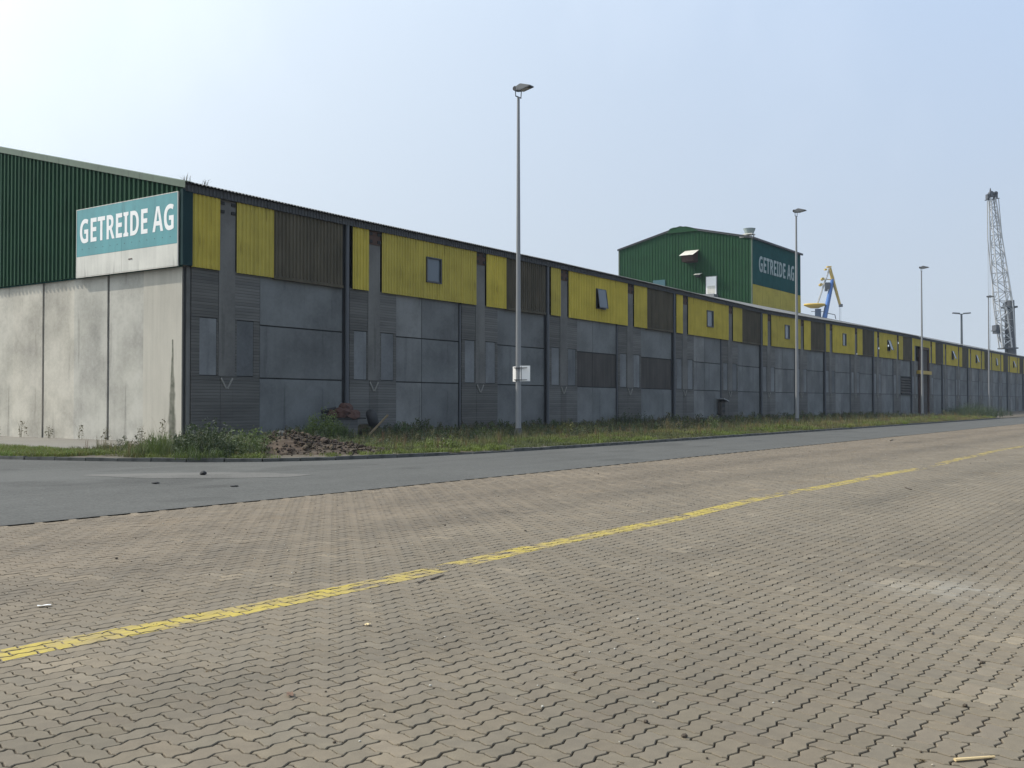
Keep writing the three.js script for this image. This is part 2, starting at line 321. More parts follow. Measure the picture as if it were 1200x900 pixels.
{
  const all = [], i0 = Math.floor(PX0 / CELL), i1 = Math.ceil(PX1 / CELL), j0 = Math.floor(PZ0 / CELL), j1 = Math.ceil(PZ1 / CELL);
  for (let j = j0; j < j1; j++) for (let i = i0; i < i1; i++) {
    const k = mod(i + j, 4);
    const flat = k === 0, up = k === 2;
    if (!flat && !up) continue;
    const x = flat ? (i + 1) * CELL : (i + 0.5) * CELL, z = flat ? (j + 0.5) * CELL : (j + 1) * CELL;
    if (z < PZ0 + 0.09 || x < PX0 || x > PX1 || z > PZ1) continue;
    const d = seen(x, z, 0.1);
    all.push({ x, z, turn: (flat ? 0 : -Math.PI / 2) + (hash(i, j, 201) > 0.5 ? Math.PI : 0), d: d > 0 ? d : 1e9, i, j });
  }
  all.sort((a, b) => a.d - b.d);
  const M4 = new THREE.Matrix4(), E = new THREE.Euler(), Q = new THREE.Quaternion();
  const place = (p) => {
    const a = (hash(p.i, p.j, 202) - 0.5), b = (hash(p.i, p.j, 203) - 0.5), c = (hash(p.i, p.j, 204) - 0.5);
    E.set(a * 0.03, p.turn + c * 0.014, b * 0.03, 'YXZ');
    p.pos = new THREE.Vector3(p.x, c * 0.003, p.z); p.quat = Q.setFromEuler(E).clone();
    return M4.compose(p.pos, p.quat, new THREE.Vector3(1, 1, 1));
  };
  const shapes = []; for (let k = 0; k < 10; k++) shapes.push(paverGeometry(R(0, 1), R(0, 1)));
  const col = new THREE.Color(), mats = new Map();
  const near = all.slice(0, 300), rest = all.slice(300);
  near.forEach((p, n) => {
    place(p);
    const c = paverTone(p.x, p.z).map((v) => Math.round(v * 500) / 500), key = c.join();
    if (!mats.has(key)) { const m = M.paver.clone(); m.color.setRGB(...c); mats.set(key, m); }
    const o = part(yard, numbered('paver'), shapes[n % shapes.length], mats.get(key));
    o.position.copy(p.pos); o.quaternion.copy(p.quat);
  });
  const field = new THREE.InstancedMesh(shapes[0], M.paver, rest.length);
  rest.forEach((p, n) => { field.setMatrixAt(n, place(p)); field.setColorAt(n, col.setRGB(...paverTone(p.x, p.z))); });
  field.name = 'paver_field'; field.userData = { kind: 'stuff' }; field.castShadow = field.receiveShadow = true; yard.add(field);

  // yellow line: a coat of paint on the tops of the pavers it crosses (the joints stay bare)
  const Z0 = 27.05, Z1 = 27.35, pos = [], uv = [];
  const clipBy = (poly, f) => { const o = []; poly.forEach((p, n) => { const q = poly[(n + 1) % poly.length], a = f(p), b = f(q); if (a >= 0) o.push(p); if ((a >= 0) !== (b >= 0)) { const s = a / (a - b); o.push([p[0] + (q[0] - p[0]) * s, p[1] + (q[1] - p[1]) * s, p[2] + (q[2] - p[2]) * s]); } }); return o; };
  for (const p of all) {
    if (p.z < Z0 - 0.15 || p.z > Z1 + 0.15) continue;
    const m = place(p), v = new THREE.Vector3();
    let poly = paverTop.map(([x, z]) => { v.set(x, 0.0012, z).applyMatrix4(m); return [v.x, v.y, v.z]; });
    const bend = 0.09 * Math.sin(p.x * 0.33 + 1) + 0.05 * Math.sin(p.x * 0.9);
    poly = clipBy(clipBy(poly, (q) => q[2] - Z0 - bend), (q) => Z1 + bend * 1 - q[2] + 0.0);
    if (poly.length < 3) continue;
    const tri = THREE.ShapeUtils.triangulateShape(poly.map((q) => new THREE.Vector2(q[0], -q[2])), []);
    for (const [a, b, c] of tri) for (const q of [a, b, c]) { pos.push(...poly[q]); uv.push((poly[q][0] + 31) / 97, (poly[q][2] - 26.8) / 0.85); }
  }
  const g = new THREE.BufferGeometry();
  g.setAttribute('position', new THREE.Float32BufferAttribute(pos, 3)); g.setAttribute('uv', new THREE.Float32BufferAttribute(uv, 2));
  const nn = new Float32Array(pos.length); for (let i = 1; i < nn.length; i += 3) nn[i] = 1; g.setAttribute('normal', new THREE.BufferAttribute(nn, 3));
  const cover = (x) => 1 - 0.42 * Math.exp(-(((x + 17.7) / 0.6) ** 2)) - 0.55 * Math.exp(-(((x + 8.0) / 0.9) ** 2)) - 0.5 * Math.exp(-(((x - 1.9) / 1.5) ** 2)) - 0.25 * sstep(-6, 10, x);
  const wear = (u, v) => { const x = u * 97 - 31; return 0.60 + 1.0 * (cover(x) - 0.5) - 2.0 * (free(x * 5, v * 6, 301, 4) - 0.42) - 0.5 * sstep(0.3, 0.5, Math.abs(v - 0.46)); };
  const am = tex(2048, 48, 1, 1, (u, v) => sstep(0.40, 0.62, wear(u, v)));
  const cm = tex(2048, 48, 1, 1, (u, v, i, j) => { const q = clamp(wear(u, v) - 0.35), k = 0.7 + 0.3 * hash(i, j, 302); return [0.39 * k * (0.66 + 0.4 * q), 0.30 * k * (0.66 + 0.4 * q), (0.10 - 0.055 * q) * k]; });
  struct('yellow_line', g, new THREE.MeshStandardMaterial({ map: cm, alphaMap: am, alphaTest: 0.5, roughness: 0.75, side: THREE.DoubleSide }), 'worn yellow line painted across the pavers');
}

// ------------------------------------------------------------------ kerb and verge
const kerbPath = (() => {
  const ctrl = [[-10.5, -70], [-10.5, -20], [-10.45, -4], [-10.3, 2], [-9.75, 5.6], [-8.85, 8.2], [-7.9, 10.3], [-6.6, 12.0], [-5.0, 13.0], [-2.6, 13.7], [0.4, 14.15], [4.3, 14.4], [9, 14.5], [20, 14.5], [50, 14.5], [86, 14.5]];
  return new THREE.CatmullRomCurve3(ctrl.map(([x, z]) => new THREE.Vector3(x, 0, z)), false, 'catmullrom', 0.2);
})();
const kerbPts = kerbPath.getSpacedPoints(Math.round(kerbPath.getLength()));          // about a metre apart
{
  const kerb = new THREE.Group(); kerb.name = 'kerb'; kerb.userData = { kind: 'structure', label: 'grey concrete kerb along the verge' }; scene.add(kerb);
  const farBits = [], g = [0, 1, 2].map(() => { const b = box(-0.49, 0.49, -0.1, 0.105, -0.075, 0.075); return b; });
  for (let i = 0; i + 1 < kerbPts.length; i++) {
    const a = kerbPts[i], b = kerbPts[i + 1], c = a.clone().add(b).multiplyScalar(0.5), turn = Math.atan2(-(b.z - a.z), b.x - a.x);
    const low = Math.abs(c.x - 0.2) < 1.6 ? -0.045 : 0;
    if (c.z > -6 && c.x < 60) {
      const o = part(kerb, numbered('kerb_stone'), g[i % 3], M.kerb); o.position.set(c.x + R(-0.008, 0.008), low + R(-0.012, 0.006), c.z + R(-0.01, 0.01)); o.rotation.set(R(-0.02, 0.02), turn + R(-0.008, 0.008), 0); o.scale.x = a.distanceTo(b) / 1.0;
    } else { const q = g[0].clone(); q.rotateY(turn); q.translate(c.x, 0, c.z); farBits.push(q); }
  }
  const o = part(kerb, 'distant_kerb_run', farBits, M.kerb); o.userData = { kind: 'stuff' };
}
function kerbZ(x) { for (let i = 0; i + 1 < kerbPts.length; i++) if (kerbPts[i].x <= x && kerbPts[i + 1].x > x && kerbPts[i].z > 2) { const s = (x - kerbPts[i].x) / (kerbPts[i + 1].x - kerbPts[i].x); return kerbPts[i].z + s * (kerbPts[i + 1].z - kerbPts[i].z); } return x > 80 ? 14.5 : -99; }
function vergeY(x, z) {
  const in_ = clamp((kerbZ(Math.max(x, -10.2)) - z) / 2.5);
  return 0.07 + 0.05 * sstep(0, 1, in_) * sstep(-6, 2, x) + 0.08 * (free(x * 0.5 + 50, z * 0.5 + 50, 401, 3) - 0.5) * in_;
}
{
  const rows = [], N = 24;
  const xs = []; for (let x = -10.2; x < 30; x += 0.4) xs.push(x); for (let x = 30; x <= 86; x += 2) xs.push(x);
  for (let j = 0; j <= N; j++) rows.push(xs.map((x) => {
    const k = kerbZ(x), z0 = x < 0 ? Math.min(k - 0.05, 2.2) : 0.0, z = z0 + (k - 0.06 - z0) * j / N;
    return [x, vergeY(x, z), z, x, z];
  }));
  struct('verge', quadStrip(rows), M.soil, 'rough strip of soil and weeds between warehouse and road');
  struct('footpath', [sheetXY(-6.6, 0.02, -70, 2.3, 0.045)], M.path, 'pale footpath along the end wall');
  struct('verge_strip', [sheetXY(-10.42, -6.6, -70, 2.2, 0.075), box(-6.62, -6.58, -0.02, 0.074, -70, 2.2)], M.soil, 'narrow strip of grass beside the footpath');
  struct('far_verge', [sheetXY(86, 230, 0, 14.4, 0.05)], M.soil, 'weedy ground at the far end of the verge');
}

// ------------------------------------------------------------------ warehouse
const P = 16.95, T0 = 8.95, NB = 12, LEN = T0 + P * NB, EAVE = 10.2, SLOPE = 0.242, RIDGE = -23;
const shed = thing('warehouse', 'long grain warehouse of grey concrete panels with yellow and brown sheet cladding', 'warehouse');
const pick = (a, k) => a[mod(k, a.length)];
let count = 0;
const F = (name, x0, x1, y0, y1, z0, z1, m, parent = shed) => part(parent, name, settle(box(x0, x1, y0, y1, z0, z1)), m);

function pilaster(c, a, b) {                        // a concrete frame bay between a and b round the column at c
  const k = count++;
  F('frame_backing', a, b, 0, 7.02, -0.35, 0.0, M.jointDark);
  const bm = pick(M.boards, k);
  F('ribbed_block', a, c - 0.42, 5.03, 7.0, 0.002, 0.055, bm); F('ribbed_block', c + 0.42, b, 5.03, 7.0, 0.002, 0.055, pick(M.boards, k + 1));
  F('ribbed_block', a, c - 0.32, 0, 2.68, 0.002, 0.06, pick(M.boards, k >> 1)); F('ribbed_block', c + 0.32, b, 0, 2.68, 0.002, 0.06, pick(M.boards, k >> 1));
  for (const [x0, x1] of [[a, c - 1.34], [c - 0.5, c - 0.42], [c + 0.42, c + 0.52], [c + 1.4, b]]) if (x1 - x0 > 0.04) F('frame_strip', x0, x1, 2.69, 5.02, 0.002, 0.052, bm);
  F('inset_panel', Math.max(a + 0.02, c - 1.33), c - 0.51, 2.72, 4.99, 0.002, 0.038, pick(M.inset, k)); F('inset_panel', c + 0.53, c + 1.39, 2.72, 4.99, 0.002, 0.038, pick(M.inset, k + (k % 3 === 0 ? 1 : 0)));
  F('column', c - 0.41, c + 0.41, 2.69, 9.95, -0.2, 0.075, M.column);
  F('column', c - 0.31, c + 0.31, 0, 2.68, -0.2, 0.068, pick(M.boards, k));
  for (const s of [-1, 1]) {                         // the two pale struts that meet in a V under the column
    const g = box(-0.035, 0.035, 0, 0.5, 0.076, 0.1); g.rotateZ(-s * 0.55); g.translate(c + s * 0.03, 2.18, 0); part(shed, 'corbel_strut', settle(g), M.gable[1]);
  }
  if (k > 0) { F('column_bracket', c - 0.4, c + 0.4, 9.2, 9.88, 0.078, 0.10, M.rust); for (const y of [9.35, 9.72]) for (const s of [-1, 1]) F('bolt_plate', c + s * 0.3 - 0.11, c + s * 0.3 + 0.11, y - 0.07, y + 0.07, 0.102, 0.14, M.dark); }
  else for (const y of [9.38, 9.72]) for (const s of [-1, 1]) F('bolt_plate', c + s * 0.28 - 0.1, c + s * 0.28 + 0.1, y - 0.06, y + 0.06, 0.078, 0.12, M.dark);
}
const ROWS = [[0, 2.62], [2.68, 4.86], [4.92, 7.02]];
function panels(x0, x1, cols, infill) {
  const k = count++;
  F('panel_backing', x0, x1, 0, 7.02, -0.35, -0.06, M.jointDark);
  const xs = cols ? [x0, cols, x1] : [x0, x1];
  ROWS.forEach(([y0, y1], r) => {
    if (infill === 'louvre' && r === 1) return;
    for (let i = 0; i + 1 < xs.length; i++) F('concrete_panel', xs[i] + (i ? 0.018 : 0), xs[i + 1] - (i + 2 < xs.length ? 0.018 : 0), y0, y1, -0.055, r === 1 && infill === 'brown' ? -0.03 : R(-0.006, 0.006), r === 1 && infill === 'brown' ? M.infill : pick(M.panel, k * 7 + i * 3 + r * 2 + (k >> 1)));
  });
}
const yellowSheet = (x0, x1, k, y0 = 6.96, y1 = 9.9) => part(shed, 'cladding_sheet', corrugated(x0, x1, y0, y1, 0.042, 0.207, FRONT(0.13)), pick(M.yellow, k));
const brownSheet = (x0, x1, k) => { part(shed, 'translucent_sheet', corrugated(x0, x1, 7.0, 9.9, 0.05, 0.207, FRONT(0.09)), pick(M.brown, k)); F('sill_flashing', x0, x1, 6.92, 7.06, 0.02, 0.16, M.brown[1]); };
function windowAt(x, y0, y1, open) {
  const w = 1.2, win = new THREE.Group(); win.name = 'window'; win.position.set(x + w / 2, y1 + sag(x) , 0.17); shed.add(win);
  const h = y1 - y0;
  part(win, 'frame', [box(-w / 2, -w / 2 + 0.06, -h, 0, -0.12, 0.03), box(w / 2 - 0.06, w / 2, -h, 0, -0.12, 0.03), box(-w / 2, w / 2, -0.06, 0, -0.12, 0.032), box(-w / 2, w / 2, -h, -h + 0.06, -0.12, 0.032)], M.lampDark);
  const sash = part(win, 'pane', box(-w / 2 + 0.05, w / 2 - 0.05, -h + 0.05, -0.05, open ? 0.0 : -0.07, open ? 0.012 : -0.058), M.glass);
  const bars = part(win, 'sash_bar', (open ? (q) => q : (q) => q.map((g) => g.translate(0, 0, -0.07)))([box(-w / 2 + 0.04, -w / 2 + 0.09, -h + 0.05, -0.05, 0.013, 0.035), box(w / 2 - 0.09, w / 2 - 0.04, -h + 0.05, -0.05, 0.013, 0.035), box(-w / 2 + 0.04, w / 2 - 0.04, -h + 0.04, -h + 0.1, 0.013, 0.037)]), M.lampDark);
  if (open) { sash.rotation.x = bars.rotation.x = -open; sash.position.z = bars.position.z = 0.04; }
}
const OPEN = { 1: 0.13, 5: 0.32, 6: 0.35, 7: 0.36, 8: 0.3, 9: 0.1, 10: 0.3, 11: 0.2 };

// corner half bay
part(shed, 'corner_sheet', [box(-0.2, 0.02, 6.98, 9.95, 0.05, 0.20), box(0.02, 0.27, 6.98, 9.95, 0.13, 0.20)], M.cornerTeal);
F('corner_post', 0.13, 0.31, 0, 6.97, -0.3, 0.02, M.column);
pilaster(2.07, 0.34, 3.80);
yellowSheet(0.28, 1.64, 0); yellowSheet(2.5, 4.47, 1); brownSheet(4.49, 8.66, 0);
panels(3.86, 8.72, 0);
for (let k = 0; k < NB; k++) {
  const p = T0 + P * k;
  F('wall_gap', p - 0.25, p + 0.2, 0, 9.95, -0.35, -0.02, M.jointDark);
  part(shed, 'downpipe', settle(merge([bar([p - 0.02, 0.1, 0.12], [p - 0.02, 5, 0.12], 0.1, 0.1, 10), bar([p - 0.02, 5, 0.12], [p - 0.02, 9.95, 0.12], 0.1, 0.1, 10)])), M.pipe);
  // first half: pilaster, wide panel under the sheet with the window
  pilaster(p + 1.86, p + 0.22, p + 3.46);
  panels(p + 3.5, p + 8.45, p + 5.45, k === 1 ? 'brown' : '');
  F('wall_gap', p + 8.46, p + 8.66, 0, 7.0, -0.35, -0.05, M.jointDark);
  part(shed, 'downpipe', settle(bar([p + 8.56, 0.1, 0.02], [p + 8.56, 6.9, 0.02], 0.06, 0.06, 8)), M.pipe);
  if (k !== 6) yellowSheet(p + 0.34, p + 1.44, k);
  const wx = p + 5.63, y0 = 7.8, y1 = 9.1;
  const sheet = [[p + 2.34, wx, 6.96, 9.9], [wx + 1.2, p + 9.88, 6.96, 9.9], [wx, wx + 1.2, 6.96, y0], [wx, wx + 1.2, y1, 9.9]].map(([a, b, c, d]) => corrugated(a, b, c, d, 0.042, 0.2, FRONT(0.13)));
  if (k !== 6) part(shed, 'cladding_sheet', sheet, pick(M.yellow, k + 1));
  else {                                              // the bay with the tall conveyor opening
    yellowSheet(p + 0.34, p + 1.3, 2); yellowSheet(p + 1.3, p + 9.88, 1, 8.95, 9.9); 
    yellowSheet(p + 9.0, p + 9.88, 0, 6.96, 8.95);
  }
  if (k !== 6) windowAt(wx, y0, y1, OPEN[k] ?? 0);
  // second half: pilaster, single panel under the brown sheet
  pilaster(p + 10.3, p + 8.68, p + 11.92);
  panels(p + 11.96, p + 16.68, 0, k === 1 ? 'brown' : k === 5 ? 'louvre' : '');
  yellowSheet(p + 10.78, p + 12.63, k + 2); brownSheet(p + 12.65, p + 16.72, k + 1);
}
{ // far bay details: louvred hatch and tall conveyor opening
  const p = T0 + P * 5, a = p + 11.96, b = p + 16.68;
  const lv = new THREE.Group(); lv.name = 'louvre_hatch'; shed.add(lv);
  part(lv, 'hatch_frame', [box(a, b, 2.62, 2.76, -0.05, 0.22), box(a, b, 4.8, 4.9, -0.05, 0.06), box(a, a + 0.1, 2.76, 4.8, -0.05, 0.05), box(b - 0.1, b, 2.76, 4.8, -0.05, 0.05)], M.dark);
  for (let i = 0; i < 6; i++) { const g = box(a + 0.1, b - 0.1, -0.17, 0.17, -0.012, 0.012); g.rotateX(-0.6); g.translate(0, 2.95 + i * 0.33, 0); part(lv, 'louvre_slat', g, M.infill); }
  const q = T0 + P * 6, o = new THREE.Group(); o.name = 'conveyor_opening'; shed.add(o);
  part(o, 'opening_frame', [box(q + 3.46, q + 3.75, 0, 8.9, 0.02, 0.3), box(q + 8.2, q + 8.6, 0, 8.9, 0.02, 0.3), box(q + 3.46, q + 8.6, 8.6, 8.9, 0.02, 0.31)], M.rust);
  part(o, 'cross_beam', box(q + 2.6, q + 9.0, 5.35, 5.8, 0.1, 0.5), M.craneOchre);
  part(o, 'sliding_door', box(q + 3.75, q + 8.2, 0, 8.6, 0.04, 0.1), M.infill);
  for (let i = 1; i < 6; i++) part(o, 'door_rail', box(q + 3.75, q + 8.2, i * 1.42, i * 1.42 + 0.08, 0.102, 0.15), M.rust);
}
// eaves and roof
for (let k = 0; k < 27; k++) { const a = -0.1 + k * 8, b = Math.min(LEN, a + 7.99); if (b > a) { F('eaves_board', a, b, 9.86, 10.14, 0.08, 0.2, M.fascia); part(shed, 'eaves_sheet', corrugated(a, b, 9.88, 10.17, 0.035, 0.177, (x, y, d) => [x, y + sag(x) * 1.25, 0.215 + d]), M.fascia); } }
{
  const prof = []; for (let t = -0.15, n = 0; t < LEN; t += 0.0885, n++) prof.push([t, n % 2 ? 0.028 : -0.028]);
  const row = (z) => prof.map(([t, d]) => [t, EAVE + SLOPE * (0.4 - z) + d + sag(t) * 1.25, z, t, z]);
  part(shed, 'roof_sheet', quadStrip([row(0.42), row(-6), row(-14), row(RIDGE)]), M.roof);
  const yr = EAVE + SLOPE * (0.4 - RIDGE), back = 2 * RIDGE;
  part(shed, 'roof_sheet', quadStrip([[-0.15, 60, 110, LEN].map((t) => [t, yr + sag(t) * 1.25, RIDGE, t, 0]), [-0.15, 60, 110, LEN].map((t) => [t, EAVE + sag(t) * 1.25, back, t, 24])]), M.roof);
  part(shed, 'rear_wall', box(0, LEN, 0, 10.1, back + 0.3, back + 0.6), M.panel[1]);
  const sh = new THREE.Shape([[0, 0], [-2 * RIDGE, 0], [-2 * RIDGE, 10], [-RIDGE, yr - 0.1], [0, 10]].map(([a, b]) => new THREE.Vector2(a, b)));
  const g = new THREE.ExtrudeGeometry(sh, { depth: 0.3, bevelEnabled: false }); g.rotateY(Math.PI / 2); g.translate(LEN - 0.3, 0.2, 0); part(shed, 'end_wall', uvMetres(g), M.panel[0]);
}
// gable end: tall concrete panels with posts between them, green sheeting above
{
  const tops = (z) => EAVE + SLOPE * (0.4 - Math.max(z, 2 * RIDGE - z)) - 0.05;
  const edges = []; for (let i = 0; i <= 9; i++) edges.push(-0.06 - i * 4.92);
  for (let i = 0; i < 9; i++) {
    const z1 = edges[i], z0 = edges[i + 1], mid = (z0 + z1) / 2 - 0.04;
    if (i < 5) {
      part(shed, 'gable_panel', i === 0 ? (() => { const g = box(0, 0.25, -0.3, 7.02, mid + 0.008, z1 - 0.03), uv = g.attributes.uv, p = g.attributes.position; for (let q = 0; q < p.count; q++) uv.setXY(q, p.getZ(q) - mid, p.getY(q) + 0.001); return g; })() : box(0, 0.25, -0.3, 7.02, mid + 0.008, z1 - 0.07), i === 0 ? M.gableStain : pick(M.gable, i));
      part(shed, 'gable_panel', box(0.012, 0.25, -0.3, 7.02, z0 + 0.07, mid - 0.008), pick(M.gable, i + 1));
      part(shed, 'gable_post', box(0.07, 0.3, -0.3, 7.02, z0 - 0.07, z0 + 0.07), M.pipe);
    } else part(shed, 'gable_panel', box(0, 0.25, -0.3, 7.02, z0 + 0.05, z1 - 0.05), pick(M.gable, i));
    part(shed, 'gable_backing', box(0.251, 0.33, -0.3, 7.02, z0, z1), M.jointDark);
  }
  part(shed, 'gable_sheet', corrugated(2 * RIDGE, 0.05, 6.98, tops, 0.085, 0.31, (a, y, d) => [-0.11 - d, y, a], RIB), M.green);
  const trim = (za, zb) => quadStrip([[za, zb].map((z) => [-0.235, tops(z) + 0.06, z, z, 0]), [za, zb].map((z) => [-0.235, tops(z) - 0.2, z, z, 0.3])]);
  const cap = (za, zb) => quadStrip([[za, zb].map((z) => [-0.235, tops(z) + 0.06, z, z, 0]), [za, zb].map((z) => [0.15, tops(z) + 0.10, z, z, 0.4])]);
  for (let i = 0; i < 8; i++) { const a = 0.38 - i * 2.92, b = a - 2.91; part(shed, 'verge_flashing', [trim(a, b), cap(a, b)], M.greenTrim); }
  part(shed, 'verge_flashing', [trim(RIDGE, 2 * RIDGE), cap(RIDGE, 2 * RIDGE)], M.greenTrim);
  part(shed, 'drip_flashing', box(-0.072, -0.02, 6.94, 6.985, 2 * RIDGE, -0.0), M.tealDark);
  part(shed, 'corner_joint', box(0.02, 0.125, -0.2, 6.95, -0.045, -0.02), M.dark);
}

// ------------------------------------------------------------------ lettering
const font = await new FontLoader().loadAsync('fonts/droid/droid_sans_bold.typeface.json');
function lettering(text, width, height, depth) {     // box of that width and cap height, origin at its lower left, facing +z
  const g = new THREE.ExtrudeGeometry(font.generateShapes(text, 1), { depth, bevelEnabled: false, curveSegments: 5 });
  g.computeBoundingBox(); const b = g.boundingBox; g.translate(-b.min.x, -b.min.y, 0); g.scale(width / (b.max.x - b.min.x), height / (b.max.y - b.min.y), 1);
  return g;
}
{
  const s = thing('warehouse_sign', 'large teal and white sign reading GETREIDE AG on the end wall', 'sign', [-0.215, 6.98, -6.93], -Math.PI / 2);
  const Wd = 6.86, Hh = 2.86, yb = 0.86;              // local x runs along the wall, z faces outwards
  for (const [a, b] of [[0, 3.22], [3.23, Wd]]) { part(s, 'teal_panel', box(a, b, yb, Hh, 0, 0.035), M.tealSign); part(s, 'white_panel', box(a, b, 0, yb - 0.008, 0, 0.035), M.whiteSign); }
  part(s, 'lettering', (() => { const g = lettering('GETREIDE AG', 6.38, 1.03, 0.006); g.translate(0.25, 1.41, 0.0355); return g; })(), M.whitePaint);
  part(s, 'backing_rail', [box(0.02, Wd - 0.02, 0.1, 0.2, -0.015, -0.001), box(0.02, Wd - 0.02, 2.6, 2.7, -0.015, -0.001), box(0.02, Wd - 0.02, 1.3, 1.4, -0.015, -0.001)], M.lampDark);
  part(s, 'edge_trim', [box(-0.03, 0, -0.01, Hh, -0.02, 0.04), box(Wd, Wd + 0.03, -0.01, Hh, -0.02, 0.04), box(-0.03, Wd + 0.03, Hh, Hh + 0.03, -0.02, 0.04), box(-0.03, Wd + 0.03, -0.04, -0.01, -0.02, 0.04)], M.whiteSign);
  for (let i = 0; i < 13; i++) part(s, 'screw_head', box(0.4 + i * 0.5, 0.43 + i * 0.5, 1.14, 1.17, 0.0352, 0.042), M.lampDark);
  part(s, 'screw_head', box(3.7, 3.95, 0.46, 0.5, 0.0352, 0.05), M.rust);
}

// ------------------------------------------------------------------ tower over the warehouse ridge
{
  const t = thing('elevator_tower', 'green corrugated tower rising above the warehouse roof with faded lettering', 'tower', [91, 0, 0]);
  const zl = -31.3, zr = -13.3, zm = -22.6, L = 16.8, y0 = 12.4, ye = 21.4, yp = 23.55;
  const top = (z) => { const s = z > zm ? (zr - z) / (zr - zm) : (z - zl) / (zm - zl); return ye + (yp - ye) * s; };
  part(t, 'gable_sheet', corrugated(zl, zr, y0, top, 0.05, 0.4, (a, y, d) => [-d, y, a], RIB), M.towerGreen);
  part(t, 'rear_gable_sheet', corrugated(zl, zr, 6, top, 0.06, 0.5, (a, y, d) => [L + d, y, a]), M.towerGreen);
  part(t, 'teal_sheet', corrugated(0.05, L, 15.85, ye, 0.04, 0.4, (a, y, d) => [a, y, zr + d]), M.tealDark);
  part(t, 'yellow_sheet', corrugated(0.05, L, y0, 15.82, 0.04, 0.4, (a, y, d) => [a, y, zr + 0.01 + d]), M.yellow[1]);
  part(t, 'side_sheet', corrugated(0.05, L, 6, ye, 0.04, 0.4, (a, y, d) => [a, y, zl - d]), M.towerGreen);
  part(t, 'corner_flashing', [box(-0.09, 0.06, y0, ye, zr - 0.06, zr + 0.09), box(-0.09, 0.06, y0, ye, zl - 0.09, zl + 0.06)], M.greenTrim);
  const roof = (za, ya, zb, yb) => quadStrip([[-0.25, L + 0.25].map((x) => [x, ya, za, x, 0]), [-0.25, L + 0.25].map((x) => [x, yb, zb, x, 9])]);
  part(t, 'roof_sheet', [roof(zr + 0.25, ye - 0.02, zm, yp + 0.06), roof(zm, yp + 0.06, zl - 0.25, ye - 0.02)], M.fascia);
  part(t, 'roof_edge', [box(-0.28, L + 0.3, ye - 0.2, ye + 0.03, zr + 0.12, zr + 0.3)], M.fascia);
  part(t, 'verge_flashing', [quadStrip([[zl - 0.2, zm, zr + 0.2].map((z) => [-0.2, top(clamp(z, zl, zr)) + 0.08, z, z, 0]), [zl - 0.2, zm, zr + 0.2].map((z) => [-0.2, top(clamp(z, zl, zr)) - 0.16, z, z, 0.2])])], M.fascia);
  const hump = new THREE.Shape([[-1.8, -0.6], [-1.5, -0.02], [-1.0, 0.1], [0.7, 0.1], [1.6, -0.15], [2.4, -0.6]].map(([a, b]) => new THREE.Vector2(-a, b)));
  const hg = new THREE.ExtrudeGeometry(hump, { depth: L + 0.4, bevelEnabled: false }); hg.rotateY(Math.PI / 2); hg.translate(-0.21, yp - 0.13, zm + 0.1); part(t, 'ridge_vent', uvMetres(hg), M.towerGreen);
  // the vent hood, the small lamp hood, the door and the two blue panels on the gable
  const vent = new THREE.Group(); vent.name = 'vent_hood'; vent.position.set(0, 0, 0); t.add(vent);
  const side = new THREE.Shape([[0, 18.95], [1.25, 18.95], [1.5, 19.7], [0, 20.35]].map(([a, b]) => new THREE.Vector2(a, b)));
  const vg = new THREE.ExtrudeGeometry(side, { depth: 1.55, bevelEnabled: false }); vg.rotateY(Math.PI); vg.translate(-0.06, 0, -20.25); part(vent, 'hood_body', uvMetres(vg), M.rust);
  part(vent, 'hood_top', quadStrip([[-21.95, -20.1].map((z) => [-0.02, 20.48, z, z, 0]), [-21.95, -20.1].map((z) => [-1.85, 19.66, z, z, 2])]), M.whiteSign);
  const hood = new THREE.Group(); hood.name = 'door_lamp'; t.add(hood);
  part(hood, 'lamp_arm', box(-0.6, -0.05, 17.15, 17.25, -20.0, -19.9), M.dark); part(hood, 'lamp_hood', quadStrip([[-20.5, -19.6].map((z) => [-0.15, 17.55, z, z, 0]), [-20.5, -19.6].map((z) => [-0.9, 17.3, z, z, 1])]), M.whiteSign);
  part(hood, 'lamp_body', box(-0.75, -0.25, 17.02, 17.3, -20.3, -19.8), M.dark);
  const dr = new THREE.Group(); dr.name = 'door'; t.add(dr);
  part(dr, 'door_leaf', box(-0.16, -0.08, 14.85, 17.0, -19.1, -17.8), M.whitePaint); part(dr, 'door_frame', [box(-0.13, -0.03, 14.8, 17.08, -19.18, -19.1), box(-0.13, -0.03, 14.8, 17.08, -17.8, -17.72), box(-0.13, -0.03, 17.0, 17.08, -19.1, -17.8)], M.galv);
  part(dr, 'door_panel', box(-0.175, -0.162, 14.95, 15.9, -18.95, -17.95), M.whiteSign);
  part(t, 'door_step', box(-1.3, -0.05, 14.3, 14.78, -19.3, -17.6), M.galv);
  part(t, 'vent_panel', box(-0.12, -0.03, 15.7, 17.0, -29.0, -27.3), M.bluePanel); part(t, 'vent_panel', box(-0.12, -0.03, 15.6, 17.1, -26.4, -24.7), M.bluePanel);
  part(t, 'lettering', (() => { const g = lettering('GETREIDE AG', 12.1, 1.95, 0.02); g.translate(2.2, 17.5, zr + 0.045); return g; })(), M.fadedPaint);
  const u = thing('rooftop_unit', 'small cream rooftop fan unit on the near corner of the green tower', 'fan unit', [91.8, 21.42, -13.9]);
  part(u, 'support_frame', [bar([-0.4, 0, -0.4], [-0.4, 0.5, -0.4], 0.07), bar([0.4, 0, -0.4], [0.4, 0.5, -0.4], 0.07), bar([-0.4, -0.12, 0.4], [-0.4, 0.5, 0.4], 0.07), bar([0.4, -0.12, 0.4], [0.4, 0.5, 0.4], 0.07), box(-0.55, 0.55, 0.42, 0.54, -0.55, 0.55)], M.whiteSign);
